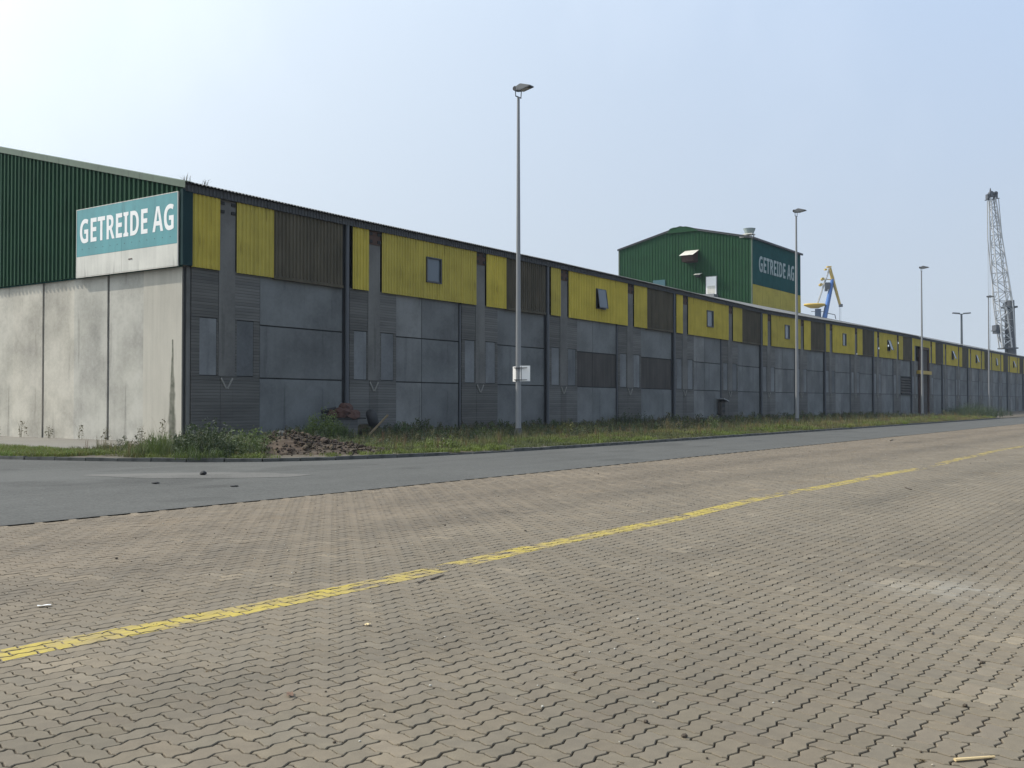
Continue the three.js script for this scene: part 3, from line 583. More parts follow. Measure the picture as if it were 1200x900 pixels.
  part(u, 'motor_box', box(-0.9, -0.2, 0.02, 0.4, -0.9, -0.1), M.whiteSign); part(u, 'fan_cowl', (() => { const g = new THREE.CylinderGeometry(0.75, 0.5, 0.62, 12); g.translate(0, 0.86, 0); return g; })(), M.fadedPaint);
}

// ------------------------------------------------------------------ lamp posts
function lampPost(x, z, label) {
  const t = thing('lamp_post', label, 'lamp post', [x, 0, z], 0, 'floodlight posts along the road');
  part(t, 'pole', bar([0, 0.1, 0], [0, 15.02, 0], 0.13, 0.062, 14), M.galv);
  part(t, 'base_collar', bar([0, 0.0, 0], [0, 0.5, 0], 0.2, 0.15, 14), M.kerb);
  part(t, 'yoke', [bar([-0.2, 15.02, 0.0], [0.2, 15.02, 0], 0.026), bar([-0.2, 15.0, 0], [-0.24, 15.4, 0], 0.022), bar([0.2, 15.0, 0], [0.24, 15.4, 0], 0.022)], M.lampDark);
  // wedge-shaped floodlight head whose thin edge points over the road (+z)
  const s = new THREE.Shape([[-0.2, 15.3], [-0.16, 15.5], [0.1, 15.6], [0.18, 15.6], [0.78, 15.42], [0.80, 15.38], [0.12, 15.28]].map(([a, b]) => new THREE.Vector2(a, b)));
  const g = new THREE.ExtrudeGeometry(s, { depth: 0.36, bevelEnabled: true, bevelSize: 0.015, bevelThickness: 0.015, bevelSegments: 1 }); g.rotateY(-Math.PI / 2); g.translate(0.18, 0, 0.1);
  const hd = part(t, 'lamp_head', uvMetres(g), M.lampGrey);
  part(hd, 'gear_box', (() => { const c = new THREE.CylinderGeometry(0.13, 0.13, 0.32, 12); c.rotateZ(Math.PI / 2); c.translate(0, 15.42, -0.14); return c; })(), M.black);
  part(hd, 'lamp_glass', (() => { const b = box(-0.15, 0.15, -0.01, 0.01, -0.3, 0.3); b.rotateX(-0.19); b.translate(0, 15.316, 0.53); return b; })(), M.lampGlass);
  part(hd, 'rim', (() => { const b = merge([box(-0.2, -0.16, -0.02, 0.03, -0.33, 0.33), box(0.16, 0.2, -0.02, 0.03, -0.33, 0.33), box(-0.2, 0.2, -0.02, 0.03, 0.31, 0.34)]); b.rotateX(-0.19); b.translate(0, 15.325, 0.53); return b; })(), M.lampDark);
  for (const c of t.children) if (c.name === 'lamp_head') { c.scale.setScalar(0.8); c.position.y = 15.3 * 0.2; }
  return t;
}
lampPost(11.4, 8.05, 'tall grey lamp post with white notice boards, nearest and tallest in the picture');
lampPost(46.5, 8.0, 'tall grey lamp post standing right of the green tower');
lampPost(84, 7.7, 'grey lamp post in front of the tall brown conveyor opening');
lampPost(119, 7.7, 'farthest grey lamp post beside the lattice crane');
{
  const n = thing('notice_boards', 'pair of white metal notice boards clamped to the nearest lamp post', 'notice board', [11.4, 2.86, 8.05]);
  n.scale.set(1, 0.9, 0.9);
  const a = part(n, 'board', box(-0.012, 0.012, -0.37, 0.36, -0.15, 0.15), M.whitePaint); a.position.set(-0.02, 0, -0.2); a.rotation.y = -0.35;
  const b = part(n, 'board', box(-0.012, 0.012, -0.36, 0.39, -0.25, 0.25), M.whitePaint); b.position.set(0.0, 0, 0.39); b.rotation.y = 0.3;
  part(n, 'clamp', [box(-0.15, 0.15, 0.27, 0.31, -0.15, 0.15), box(-0.15, 0.15, -0.31, -0.27, -0.15, 0.15), box(-0.09, -0.05, 0.275, 0.305, 0.15, 0.56), box(-0.09, -0.05, -0.305, -0.275, 0.15, 0.56)], M.lampDark);
  part(n, 'mounting_rail', [box(-0.09, -0.06, -0.34, 0.36, 0.2, 0.24)], M.galv);
}

// ------------------------------------------------------------------ high mast and cranes beyond the warehouse
{
  const t = thing('double_lamp_mast', 'dark mast with two lamp arms behind the far roof', 'lamp mast', [376, 0, -47.5], -54.85 * Math.PI / 180);
  part(t, 'mast', bar([0, 0, 0], [0, 34.2, 0], 0.55, 0.34, 12), M.lampDark);
  for (const s of [-1, 1]) { part(t, 'arm', bar([0, 34, 0], [s * 1.2, 34.3, 0], 0.16), M.lampDark); part(t, 'lamp_head', (() => { const g = box(-1.2, 1.2, -0.2, 0.22, -0.6, 0.6); g.rotateZ(s * 0.07); g.translate(s * 2.0, 34.4, 0); return g; })(), M.lampDark); }
}
{
  // grab crane: local x to the right, y up, metres
  const t = thing('dock_crane', 'blue and yellow harbour crane rising behind the warehouse roof', 'crane', [371.8, 0, -97.2], -54.85 * Math.PI / 180);
  const X = (px) => (px - 965) / 3, Y = (py) => (472 - py) / 3 + 1.6;
  part(t, 'gantry', [...[[-6, -5], [6, -5], [-6, 5], [6, 5]].map(([x, z]) => bar([x * 1.1, 0, z * 1.1], [x * 0.55 - 1, 24, z * 0.55], 0.8, 0.6, 8)), box(-5, 3, 23, 25, -4, 4)], M.craneNavy);
  part(t, 'pillar', bar([X(959), 24.5, 0], [X(959), Y(362), 0], 1.35, 1.2, 12), M.craneNavy);
  part(t, 'machinery_house', (() => { const g = new THREE.LatheGeometry([[0, -0.9], [1.6, -0.9], [4.1, 0.1], [4.2, 0.75], [0, 0.9]].map(([a, b]) => new THREE.Vector2(a, b)), 20); g.scale(1, 1, 0.75); g.translate(X(955), Y(358.3), 0); return g; })(), M.craneYellow);
  const boom = []; for (const z of [-0.55, 0.55]) boom.push(bar([X(966.5), Y(373), z], [X(976.5), Y(327), z * 0.7], 0.85, 0.62, 4));
  part(t, 'boom', boom, M.craneBlue);
  part(t, 'boom_head', bar([X(976.5), Y(327), 0], [X(973.2), Y(314), 0], 0.75, 0.5, 6), M.craneYellow);
  part(t, 'jib', [bar([X(973), Y(314), 0.5], [X(985), Y(357.5), 0.3], 0.55, 0.42, 4), bar([X(973), Y(314), -0.5], [X(985), Y(357.5), -0.3], 0.55, 0.42, 4)], M.craneOchre);
  part(t, 'jib_tip', box(X(984), X(987.5), Y(359.5), Y(356.3), -0.7, 0.7), M.craneDark);
  part(t, 'stay', [bar([X(958), Y(357), 0.5], [X(972.5), Y(315), 0.4], 0.22), bar([X(958), Y(357), -0.5], [X(972.5), Y(315), -0.4], 0.22)], M.craneGrey);
  part(t, 'walkway', [box(X(969.5), X(974.5), Y(313.2), Y(311.8), -0.8, 0.8), box(X(967), X(969.5), Y(316.5), Y(314.6), -0.5, 0.5)], M.craneYellow);
  for (const [px, py, r] of [[964.5, 326.8, 0.6], [962.3, 333.5, 0.6]]) part(t, 'counterweight', bar([X(px), Y(py), -0.8], [X(px), Y(py), 0.8], r, r, 10), M.craneOchre);
  part(t, 'counterweight_arm', [bar([X(964.5), Y(326.8), 0], [X(977), Y(327.5), 0], 0.18), bar([X(962.3), Y(333.5), 0], [X(970), Y(331), 0], 0.18)], M.craneOchre);
  part(t, 'cab', [box(X(967.8), X(972.5), Y(338.5), Y(331), -1, 1), box(X(967.5), X(970), Y(341), Y(338.5), -0.8, 0.8)], M.craneDark);
  part(t, 'rope', [bar([X(984), Y(358), 0.2], [X(984), 6, 0.2], 0.05, 0.05, 4), bar([X(986), Y(358), -0.2], [X(986), 6, -0.2], 0.05, 0.05, 4)], M.craneDark);
  part(t, 'grab', (() => { const g = new THREE.ConeGeometry(1.4, 2.4, 8); g.rotateX(Math.PI); g.translate(X(985), 5, 0); return g; })(), M.craneDark);
  part(t, 'railing', [bar([X(969), Y(367), 0.9], [X(978), Y(369), 0.9], 0.15), bar([X(978), Y(369), 0.9], [X(979), Y(374), 0.9], 0.15), bar([X(951), Y(365), 0], [X(967), Y(365), 0], 0.12)], M.craneDark);
}
{
  const t = thing('mobile_crane', 'tall grey lattice boom crane at the right beyond the warehouse', 'crane', [264.8, 0, -14.6], -54.85 * Math.PI / 180);
  const k = 265 / 1200, X = (px) => (px - 1178) * k, Y = (py) => (472 - py) * k + 1.6;
  part(t, 'carriage', [box(-6, 6, 1.2, 3.4, -4, 4), box(-8, 8, 1.6, 2.4, -0.8, 0.8)], M.craneDark);
  for (const x of [-4.5, -1.5, 1.5, 4.5]) for (const z of [-3.6, 3.6]) part(t, 'wheel', (() => { const g = new THREE.CylinderGeometry(0.85, 0.85, 0.9, 16); g.rotateX(Math.PI / 2); g.translate(x, 0.85, z); return g; })(), M.black);
  part(t, 'superstructure', [box(-3, 5, 3.5, 8, -2.6, 2.6)], M.craneGrey);
  part(t, 'tower', [bar([X(1186), 8, 0.6], [X(1184), Y(352), 0.6], 1.15, 0.95, 4), bar([X(1183), 8, -1.0], [X(1182), Y(353), -0.8], 0.7, 0.5, 4)], M.craneDark);
  part(t, 'tower_platform', [box(X(1177), X(1190), Y(361), Y(359), -1.6, 1.6), box(X(1188), X(1190.2), Y(359), Y(354), -1.2, -1.0), box(X(1174), X(1175), Y(360), Y(355), 1.0, 1.2), box(X(1173), X(1190), Y(409), Y(407.5), -1.8, 1.8)], M.craneDark);
  // lattice boom: four chords and zigzag bracing
  const foot = [X(1181), Y(408)], tip = [X(1164.5), Y(231)], n = 16;
  const at = (s, i) => { const w = (s < 0.3 ? 1.5 + s * 0.9 : 1.77 - (s - 0.3) * 1.65) , ux = i & 1 ? 1 : -1, uz = i & 2 ? 1 : -1; return [foot[0] + (tip[0] - foot[0]) * s + ux * w, foot[1] + (tip[1] - foot[1]) * s, uz * w * 0.9]; };
  const chords = [], braces = [];
  for (let i = 0; i < 4; i++) for (let q = 0; q < n; q++) chords.push(bar(at(q / n, i), at((q + 1) / n, i), 0.17, 0.17, 5));
  for (const [a, b] of [[0, 1], [2, 3], [0, 2], [1, 3]]) for (let q = 0; q < n; q++) { braces.push(bar(at(q / n, q & 1 ? a : b), at((q + 1) / n, q & 1 ? b : a), 0.09, 0.09, 4)); if (q) braces.push(bar(at(q / n, a), at(q / n, b), 0.07, 0.07, 4)); }
  part(t, 'boom_chord', chords, M.craneWhite); part(t, 'boom_bracing', braces, M.craneGrey);
  part(t, 'boom_rear_lattice', [bar([X(1172), Y(408), 1.6], [X(1170), Y(380), 1.3], 0.2), bar([X(1183), Y(408), 1.6], [X(1177), Y(360), 1.4], 0.2), ...[0, 1, 2, 3, 4, 5].map((q) => bar([X(q & 1 ? 1184 - q : 1171), Y(406 - q * 8), 1.6], [X(q & 1 ? 1172 : 1183 - q), Y(398 - q * 8), 1.5], 0.13))], M.craneWhite);
  part(t, 'boom_head', [box(X(1158), X(1161), Y(232.5), Y(227), -0.6, 0.6), box(X(1166.5), X(1170), Y(231.5), Y(226), -0.6, 0.6), box(X(1161.5), X(1166), Y(230), Y(228), -0.6, 0.6), bar([X(1162.5), Y(227), 0], [X(1162.5), Y(219.5), 0], 0.4, 0.08), bar([X(1156), Y(234), 0], [X(1173), Y(231.5), 0], 0.14)], M.craneDark);
  part(t, 'sheave', [bar([X(1163), Y(226), -0.6], [X(1163), Y(226), 0.6], 0.55, 0.55, 12), bar([X(1168), Y(226), -0.6], [X(1168), Y(226), 0.6], 0.5, 0.5, 12)], M.craneDark);
  part(t, 'luffing_rope', [bar([X(1171), Y(233), 0.5], [X(1174), Y(270), 0.5], 0.1), bar([X(1174), Y(270), 0.5], [X(1185), Y(353), 0.4], 0.1), bar([X(1170), Y(233), -0.5], [X(1183), Y(353), -0.4], 0.08)], M.craneGrey);
  const pend = [[1161, 234], [1161, 280], [1163.5, 310], [1169, 355], [1172, 385], [1177, 408]];
  part(t, 'pendant_line', pend.slice(1).map((q, i) => bar([X(pend[i][0]), Y(pend[i][1]), -1], [X(q[0]), Y(q[1]), -1], 0.13)), M.craneGrey);
  part(t, 'hoist_rope', [1158.5, 1160.5, 1169].slice(0, 2).map((px) => bar([X(px), Y(233), 0.3], [X(px), 12, 0.3], 0.045, 0.045, 4)), M.craneGrey);
  part(t, 'cab', [box(X(1165.5), X(1172), Y(387), Y(381), -1.2, 1.2), box(X(1166), X(1171.5), Y(391), Y(388), -1.1, 1.1), box(X(1164.5), X(1179), Y(388), Y(387), -1.3, 1.3)], M.craneDark);
}

// ------------------------------------------------------------------ plants
function bladeClump(n, h, spread, width, lean, seed) {
  const r = mulberry(seed), pos = [], nor = [];
  for (let i = 0; i < n; i++) {
    const a = r() * 6.283, rr = spread * Math.sqrt(r()), x = Math.cos(a) * rr, z = Math.sin(a) * rr, b = r() * 6.283, H = h * (0.45 + 0.55 * r()), L = lean * H * (0.3 + r()), w = width * (0.7 + 0.6 * r());
    const dx = Math.cos(b), dz = Math.sin(b), sx = -dz * w / 2, sz = dx * w / 2;
    const A = [x - sx, 0, z - sz], B = [x + sx, 0, z + sz], C = [x + dx * L * 0.35 - sx * 0.8, H * 0.6, z + dz * L * 0.35 - sz * 0.8], D = [x + dx * L * 0.35 + sx * 0.8, H * 0.6, z + dz * L * 0.35 + sz * 0.8], E = [x + dx * L, H * (1 - 0.12 * L / H), z + dz * L];
    pos.push(...A, ...B, ...D, ...A, ...D, ...C, ...C, ...D, ...E);
  }
  const g = new THREE.BufferGeometry(); g.setAttribute('position', new THREE.Float32BufferAttribute(pos, 3)); g.computeVertexNormals(); return g;
}
function leafClump(n, h, spread, size, seed) {       // small leaves round upright stalks
  const r = mulberry(seed), pos = [];
  for (let i = 0; i < n; i++) {
    const a = r() * 6.283, k = r(), y = h * (0.08 + 0.92 * r()), rr = spread * Math.sqrt(k) * (1.1 - 0.75 * (y / h)), x = Math.cos(a) * rr, z = Math.sin(a) * rr, s = size * (0.6 + 0.8 * r());
    const u = new THREE.Vector3(r() - 0.5, (r() - 0.3) * 0.9, r() - 0.5).normalize(), v = new THREE.Vector3(r() - 0.5, r() - 0.5, r() - 0.5).cross(u).normalize();
    const p = (f, g) => pos.push(x + u.x * s * f + v.x * s * g, y + u.y * s * f + v.y * s * g, z + u.z * s * f + v.z * s * g);
    p(-0.5, 0); p(0.1, 0.26); p(0.6, 0); p(-0.5, 0); p(0.6, 0); p(0.1, -0.26);
  }
  const g = new THREE.BufferGeometry(); g.setAttribute('position', new THREE.Float32BufferAttribute(pos, 3)); g.computeVertexNormals(); return g;
}
const leafy = (rgb) => new THREE.MeshPhysicalMaterial({ color: lin(...rgb), roughness: 0.9, transmission: 0.3, thickness: 0, side: THREE.DoubleSide });
const M_grass = leafy([1, 1, 1]);
function scatter(name, label, category, g, list, parent = scene) {   // list of [x, y, z, scale, colour, yscale]
  const o = new THREE.InstancedMesh(g, M_grass, list.length), m = new THREE.Matrix4(), c = new THREE.Color(), q = new THREE.Quaternion();
  list.forEach(([x, y, z, s, rgb, ys], i) => { q.setFromEuler(new THREE.Euler(R(-0.1, 0.1), R(0, 6.28), R(-0.1, 0.1))); m.compose(new THREE.Vector3(x, y, z), q, new THREE.Vector3(s, s * (ys ?? 1), s)); o.setMatrixAt(i, m); o.setColorAt(i, c.setRGB(...rgb)); });
  o.name = name; o.userData = { label, category, kind: 'stuff' }; o.castShadow = o.receiveShadow = true; parent.add(o); return o;
}
const mixc = (a, b, t) => a.map((v, i) => v + (b[i] - v) * t);
const GREEN = [0.088, 0.108, 0.02], LUSH = [0.125, 0.165, 0.015], DRY = [0.165, 0.127, 0.045], DARKG = [0.035, 0.05, 0.02], OLIVE = [0.10, 0.105, 0.032];
const heapCover = (x, z) => Math.exp(-(((x + 3.2) / 2.3) ** 2) - (((z - 10.6) / 1.7) ** 2));
{
  const short = [], tall = [], weeds = [];
  const put = (x, z, far) => {
    const k = kerbZ(x) - z; if (k < 0.12 || (x < 0 && z < 2.4) || (x < -6.4 && z < 4.5 + (x + 10) * 0.3)) return;
    const y = vergeY(x, z) - 0.02, n1 = free(x * 0.45 + 20, z * 0.45, 501, 3), n2 = free(x * 1.7, z * 1.7, 502, 2);
    if (heapCover(x, z) > 0.35 + 0.75 * n2 * rnd()) return;
    if (x < -2 && k < 2.4 && n2 > 0.42 && x > -6) return;                     // bare soil by the bend
    const dry = sstep(0.46, 0.66, n1) * 0.75 + sstep(5, 45, x) * 0.55;
    const lush = sstep(0.5, 0.64, free(x * 0.55, z * 0.55 + 9, 503, 2)) * sstep(7, 2, k);
    const base = mixc(mixc(GREEN, LUSH, lush), DRY, clamp(dry * (0.35 + 0.75 * rnd()) - lush * 0.4));
    const s = (k < 1.5 ? 0.62 : 0.7) * (0.55 + 0.95 * n2) * (1 + 0.35 * lush) * R(0.6, 1.15) * (far ? 1.5 : 1);
    short.push([x, y, z, s, base.map(((q) => (v) => v * q)(R(0.55, 1.3) * (0.7 + 0.6 * n1))), 1]);
    if (k > 0.8 && n2 > 0.5 && rnd() < 0.2) tall.push([x, y, z, R(0.55, 1.05) * (far ? 1.4 : 1), mixc(OLIVE, DRY, rnd()).map((v) => v * R(0.7, 1.2)), R(0.7, 1.2)]);
    if (k > 4 && x > -5 && rnd() < (z < 5 ? 0.5 : 0.22) * (n1 > 0.4 ? 1 : 0.4)) weeds.push([x, y, z, R(0.35, 0.75) * (0.2 + 1.3 * free(x * 0.7 + 3, z * 0.4, 504, 2)) * (z < 4 ? 1.0 : 0.85) * (far ? 1.3 : 1), mixc(DARKG, OLIVE, rnd() * 0.8).map((v) => v * R(0.8, 1.3)), R(0.7, 1.5)]);
  };
  for (let i = 0; i < 15000; i++) { const x = R(-8, 30); put(x, kerbZ(x) - Math.pow(rnd(), 1.25) * 14.3, false); }
  for (let i = 0; i < 9500; i++) { const x = 30 + 56 * Math.pow(rnd(), 1.1); put(x, 14.4 - Math.pow(rnd(), 1.3) * 14.2, true); }
  // the grass strip beside the footpath
  for (let i = 0; i < 4200; i++) { const z = R(-9, 6.5), x = R(-10.3, -6.9 - (z > 1.5 ? (z - 1.5) * 0.12 : 0)); if (z > 2 && kerbZ(x) - z < 0.15) continue; short.push([x, 0.06, z, R(0.5, 0.95), mixc(LUSH, OLIVE, rnd() * 0.6).map((v) => v * R(0.8, 1.25)), 1]); }
  scatter('verge_grass', 'short green and straw coloured grass covering the verge', 'grass', bladeClump(18, 0.24, 0.16, 0.016, 0.55, 11), short);
  scatter('tall_grass', 'taller dry seeding grass standing in the verge', 'grass', bladeClump(11, 0.55, 0.09, 0.011, 0.35, 12), tall);
  scatter('verge_weeds', 'dark leafy weeds along the foot of the warehouse wall', 'weeds', leafClump(60, 0.55, 0.28, 0.085, 13), weeds);
}
function bush(name, label, x, z, y, parts, group) {   // parts: [dx, dz, radius, height, blades, colour]
  const t = thing(name, label, 'bush', [x, y, z], 0, group);
  parts.forEach(([dx, dz, r, h, n, rgb], i) => {
    const gs = [];
    const q = mulberry(700 + i * 13 + Math.round(x * 10)); 
    h *= 1.15;
    for (let k = 0; k < n; k++) { const a = q() * 6.283, rr = r * Math.sqrt(q()), c = i % 2 === 0 && k % 3 ? leafClump(16, h * (0.65 + 0.5 * q()) * (1.05 - 0.55 * (rr / r) ** 2), 0.16, 0.075, 800 + k + i * 99) : bladeClump(10, h * (0.7 + 0.5 * q()) * (1.05 - 0.5 * (rr / r) ** 2), 0.1, 0.014, 0.5, 900 + k + i * 77); c.translate(dx + Math.cos(a) * rr, 0, dz + Math.sin(a) * rr); gs.push(c); }
    part(t, 'foliage', mergeGeometries(gs), leafy([rgb[0] * 1.15, rgb[1] * 1.15, rgb[2] * 0.9]));
  });
  const stems = []; for (let k = 0; k < 7; k++) stems.push(bar([parts[0][0] + R(-0.2, 0.2), -0.05, parts[0][1] + R(-0.2, 0.2)], [parts[0][0] + R(-0.6, 0.6), R(0.3, 0.6), parts[0][1] + R(-0.6, 0.6)], 0.012, 0.006, 4));
  part(t, 'stem', stems, M.twig);
  return t;
}
bush('weed_bush', 'wide dark green weed bush at the warehouse corner by the kerb', -6.7, 9.9, 0.06, [[0, 0, 0.85, 0.95, 170, [0.032, 0.05, 0.016]], [-0.3, -1.3, 1.0, 0.75, 90, [0.075, 0.105, 0.028]], [1.2, -0.2, 0.9, 0.62, 80, [0.06, 0.085, 0.025]], [-0.6, 0.5, 0.7, 0.5, 60, [0.06, 0.09, 0.022]]]);
bush('weed_bush', 'grassy green weed mound just left of the soil heap', -4.7, 9.0, 0.1, [[0, 0, 1.0, 0.72, 90, [0.065, 0.095, 0.026]], [0.9, 0.5, 0.7, 0.6, 60, [0.06, 0.115, 0.022]]]);
bush('weed_bush', 'pale green rounded clump of tall weeds right of the soil heap', 3.7, 4.0, 0.2, [[0, 0, 0.72, 1.05, 130, [0.085, 0.12, 0.03]], [0.3, 0.3, 0.6, 0.75, 50, [0.06, 0.09, 0.028]]]);
bush('weed_bush', 'dark bush by the wall behind the second bay', 33.5, 1.6, 0.2, [[0, 0, 1.3, 0.85, 90, [0.035, 0.05, 0.022]]]);
bush('far_bushes', 'dark green bushes at the far end of the verge', 90, 11.5, 0.0, [[0, 0, 2.0, 1.5, 150, [0.03, 0.052, 0.024]], [4, -1, 3, 1.8, 150, [0.03, 0.05, 0.024]], [11, -3, 3, 1.5, 120, [0.03, 0.05, 0.024]], [18, -3, 4, 1.6, 120, [0.03, 0.05, 0.024]]]);
[[13.6, 9.2, 0.75, [0.15, 0.15, 0.03], 'yellowish tall weed just right of the nearest lamp post'], [17.5, 8.2, 0.6, [0.11, 0.12, 0.03], 'ragged weed clump right of the nearest lamp post'], [22.5, 9.8, 0.7, [0.17, 0.14, 0.06], 'pale dry weed clump in front of the two dark wall panels'], [28.0, 9.6, 0.8, [0.08, 0.12, 0.025], 'bushy green weed clump near the kerb below the second brown panel'], [0.8, 12.4, 0.45, [0.12, 0.16, 0.02], 'low bright green tuft by the kerb right of the soil heap'], [7.0, 9.5, 0.5, [0.07, 0.10, 0.02], 'dark green weed clump in front of the scrap pile']].forEach(([x, z, h, c, label], i) => {
  const t = thing('verge_weed', label, 'weed', [x, vergeY(x, z), z]), gs = [], q = mulberry(3000 + i);
  for (let k = 0; k < 9; k++) { const g = k % 2 ? leafClump(30, h * (0.6 + 0.5 * q()), 0.2, 0.08, 3100 + i * 20 + k) : bladeClump(12, h * (0.7 + 0.5 * q()), 0.12, 0.014, 0.45, 3200 + i * 20 + k); g.translate((q() - 0.5) * 0.9, 0, (q() - 0.5) * 0.9); gs.push(g); }
  part(t, 'foliage', mergeGeometries(gs), leafy(c));
  part(t, 'seed_stalk', bladeClump(10, h * 1.35, 0.3, 0.012, 0.25, 3300 + i), leafy([0.19, 0.16, 0.08]));
});
// weeds at the foot of the end wall
[[-13.1, 0.45, 'low weeds at the left edge below the end wall'], [-10.9, 0.75, 'thin dry weed left of the first dark post on the end wall'], [-8.75, 0.55, 'small dark weed just right of the first dark post'], [-6.35, 0.6, 'brown tuft midway along the end wall'], [-4.55, 0.5, 'wispy weed just right of the second dark post'], [-2.2, 0.6, 'single upright weed below the sign'], [-0.75, 0.9, 'tall weed under the black streak on the end wall']].forEach(([z, h, label], i) => {
  const t = thing('wall_weed', label, 'weed', [-0.35, 0.05, z]);
  part(t, 'leaves', leafClump(46, h, 0.26, 0.075, 40 + i), leafy(mixc([0.06, 0.075, 0.03], [0.13, 0.11, 0.06], hash(i, 3, 3))));
  part(t, 'stalk', bladeClump(9, h * 1.5, 0.14, 0.012, 0.4, 60 + i), leafy([0.14, 0.125, 0.07]));
});
for (const [x, z, h, label] of [[0.05, 0.1, 0.42, 'dry grass tuft growing on the roof corner above the sign'], [0.85, 0.2, 0.34, 'smaller grass tuft growing on the eaves beside the roof corner']]) single('roof_tuft', bladeClump(16, h, 0.16, 0.02, 0.7, 77 + Math.round(h * 100)).translate(x, EAVE + 0.06, z), leafy([0.10, 0.09, 0.055]), label, 'grass tuft');

// ------------------------------------------------------------------ soil heap and scrap
{
  const t = thing('soil_heap', 'heap of reddish brown soil and rubble on the verge beside the bend', 'soil heap', [-3.0, 0.08, 10.3]);
  const n = 44, rows = [];
  for (let j = 0; j <= n; j++) { const r = []; for (let i = 0; i <= n; i++) {
    const x = (i / n - 0.5) * 8, z = (j / n - 0.5) * 6, u = x * 0.576 + z * 0.818, v = x * 0.818 - z * 0.576;          // u to the right in view
    const e = Math.exp(-((((u + 0.9) / 0.95) ** 2) + ((v / 1.1) ** 2))) * 0.5 + Math.exp(-((((u - 0.5) / 1.5) ** 2) + ((v / 1.2) ** 2))) * 0.28;
    const y = e * (0.75 + 0.6 * free(x * 1.6 + 30, z * 1.6 + 30, 601, 4)) + (e > 0.04 ? 0.10 * (free(x * 6 + 9, z * 6, 602, 2) - 0.5) : 0) - 0.04 - 0.5 * sstep(0.07, 0.0, e);
    r.push([x, y, z, x, z]); } rows.push(r); }
  part(t, 'soil', quadStrip(rows), M.heap);
  const clods = new THREE.InstancedMesh(blob(0.045, 3, 1, 0.8, 0.9), M.heap, 900), m = new THREE.Matrix4(), c = new THREE.Color();
  for (let i = 0; i < 900; i++) { const u = (rnd() + rnd() - 1) * 2.9, v = (rnd() + rnd() - 1) * 2.2, x = u * 0.576 + v * 0.818, z = u * 0.818 - v * 0.576, e = Math.exp(-((((u + 0.9) / 0.95) ** 2) + ((v / 1.1) ** 2))) * 0.5 + Math.exp(-((((u - 0.5) / 1.5) ** 2) + ((v / 1.2) ** 2))) * 0.28; const s = R(0.3, 1.1) * (rnd() < 0.08 ? 2.3 : 1); m.compose(new THREE.Vector3(x, e * 1.02, z), new THREE.Quaternion().setFromEuler(new THREE.Euler(R(0, 6), R(0, 6), R(0, 6))), new THREE.Vector3(s, s * 0.8, s)); clods.setMatrixAt(i, m); const q = R(0.65, 1.5); clods.setColorAt(i, c.setRGB(q, q * R(0.9, 1.05), q * R(0.85, 1.1))); }
  clods.name = 'clods'; clods.userData = { kind: 'stuff' }; t.add(clods);
  part(t, 'stone', (() => { const g = blob(0.17, 8, 2, 0.8, 0.5); g.translate(-0.55, 0.52, -0.75); g.scale(1, 1, 1); return g; })(), M.kerb);
}
{
  const s = thing('scrap_pile', 'rusty scrap iron and a grey block piled against the warehouse wall', 'scrap pile', [7.2, 0.15, 1.7], -0.6);
  part(s, 'rusty_scrap', [[-0.1, 0.95, 0, 0.42], [0.35, 0.9, 0.1, 0.34], [-0.45, 0.9, -0.1, 0.33], [0.05, 1.2, -0.1, 0.3]].map(([x, y, z, r], i) => { const g = blob(r, 30 + i, 1, 0.75, 0.9); g.translate(x, y, z); return g; }), mat([0.075, 0.036, 0.028], { map: T_brown }));
  part(s, 'steel_plate', box(-0.55, 0.85, 0.74, 0.80, -0.4, 0.4), M.dark);
  part(s, 'concrete_block', box(-0.55, 0.5, -0.05, 0.73, -0.35, 0.35), mat([0.11, 0.11, 0.11], { map: T_boards }));
  part(s, 'iron_frame', [bar([-0.9, 0.1, -0.2], [-0.7, 1.15, -0.2], 0.06), bar([-1.0, 0.2, 0.1], [-0.3, 1.2, 0.0], 0.05), bar([-1.0, 1.05, -0.2], [-0.35, 1.2, -0.2], 0.1), box(-1.0, -0.5, 0.7, 0.9, -0.3, 0.2)], M.dark);
  const ty = thing('discarded_tyre', 'black tyre lying against the wall beside the scrap pile', 'tyre', [9.0, 0.78, 1.7], 0.7);
  part(ty, 'tread', (() => { const g = new THREE.TorusGeometry(0.36, 0.19, 12, 28); g.scale(1, 1, 1.25); return g; })(), M.black);
  part(ty, 'rim', (() => { const g = new THREE.CylinderGeometry(0.22, 0.22, 0.12, 18); g.rotateX(Math.PI / 2); return g; })(), M.dark);
  ty.rotation.x = -0.35;
  const under = single('rubble_mound', (() => { const g = blob(0.75, 21, 2, 0.55, 0.5); g.translate(9.0, 0.2, 1.5); return g; })(), M.soil, 'dark mound of rubble under the tyre', 'rubble');
  single('wooden_plank', (() => { const g = box(-0.65, 0.65, -0.03, 0.03, -0.08, 0.08); g.rotateZ(0.8); g.rotateY(-0.6); g.translate(7.9, 0.6, 3.0); return g; })(), M.wood, 'pale wooden plank leaning up towards the tyre', 'plank');
  const b = thing('outlet_box', 'small dark wall box with a tilted lid near the foot of the third bay', 'wall box', [51.1, 0.7, 0.06]);
  part(b, 'housing', box(-0.35, 0.35, 0, 1.0, 0, 0.3), M.infill); part(b, 'lid', (() => { const g = box(-0.5, 0.6, -0.04, 0.04, -0.05, 0.55); g.rotateZ(-0.18); g.translate(0, 1.14, 0); return g; })(), M.galv);
  part(b, 'opening', [box(-0.2, 0.25, 0.55, 0.8, 0.301, 0.32), box(-0.2, 0.25, 0.15, 0.32, 0.301, 0.32)], M.black);
}

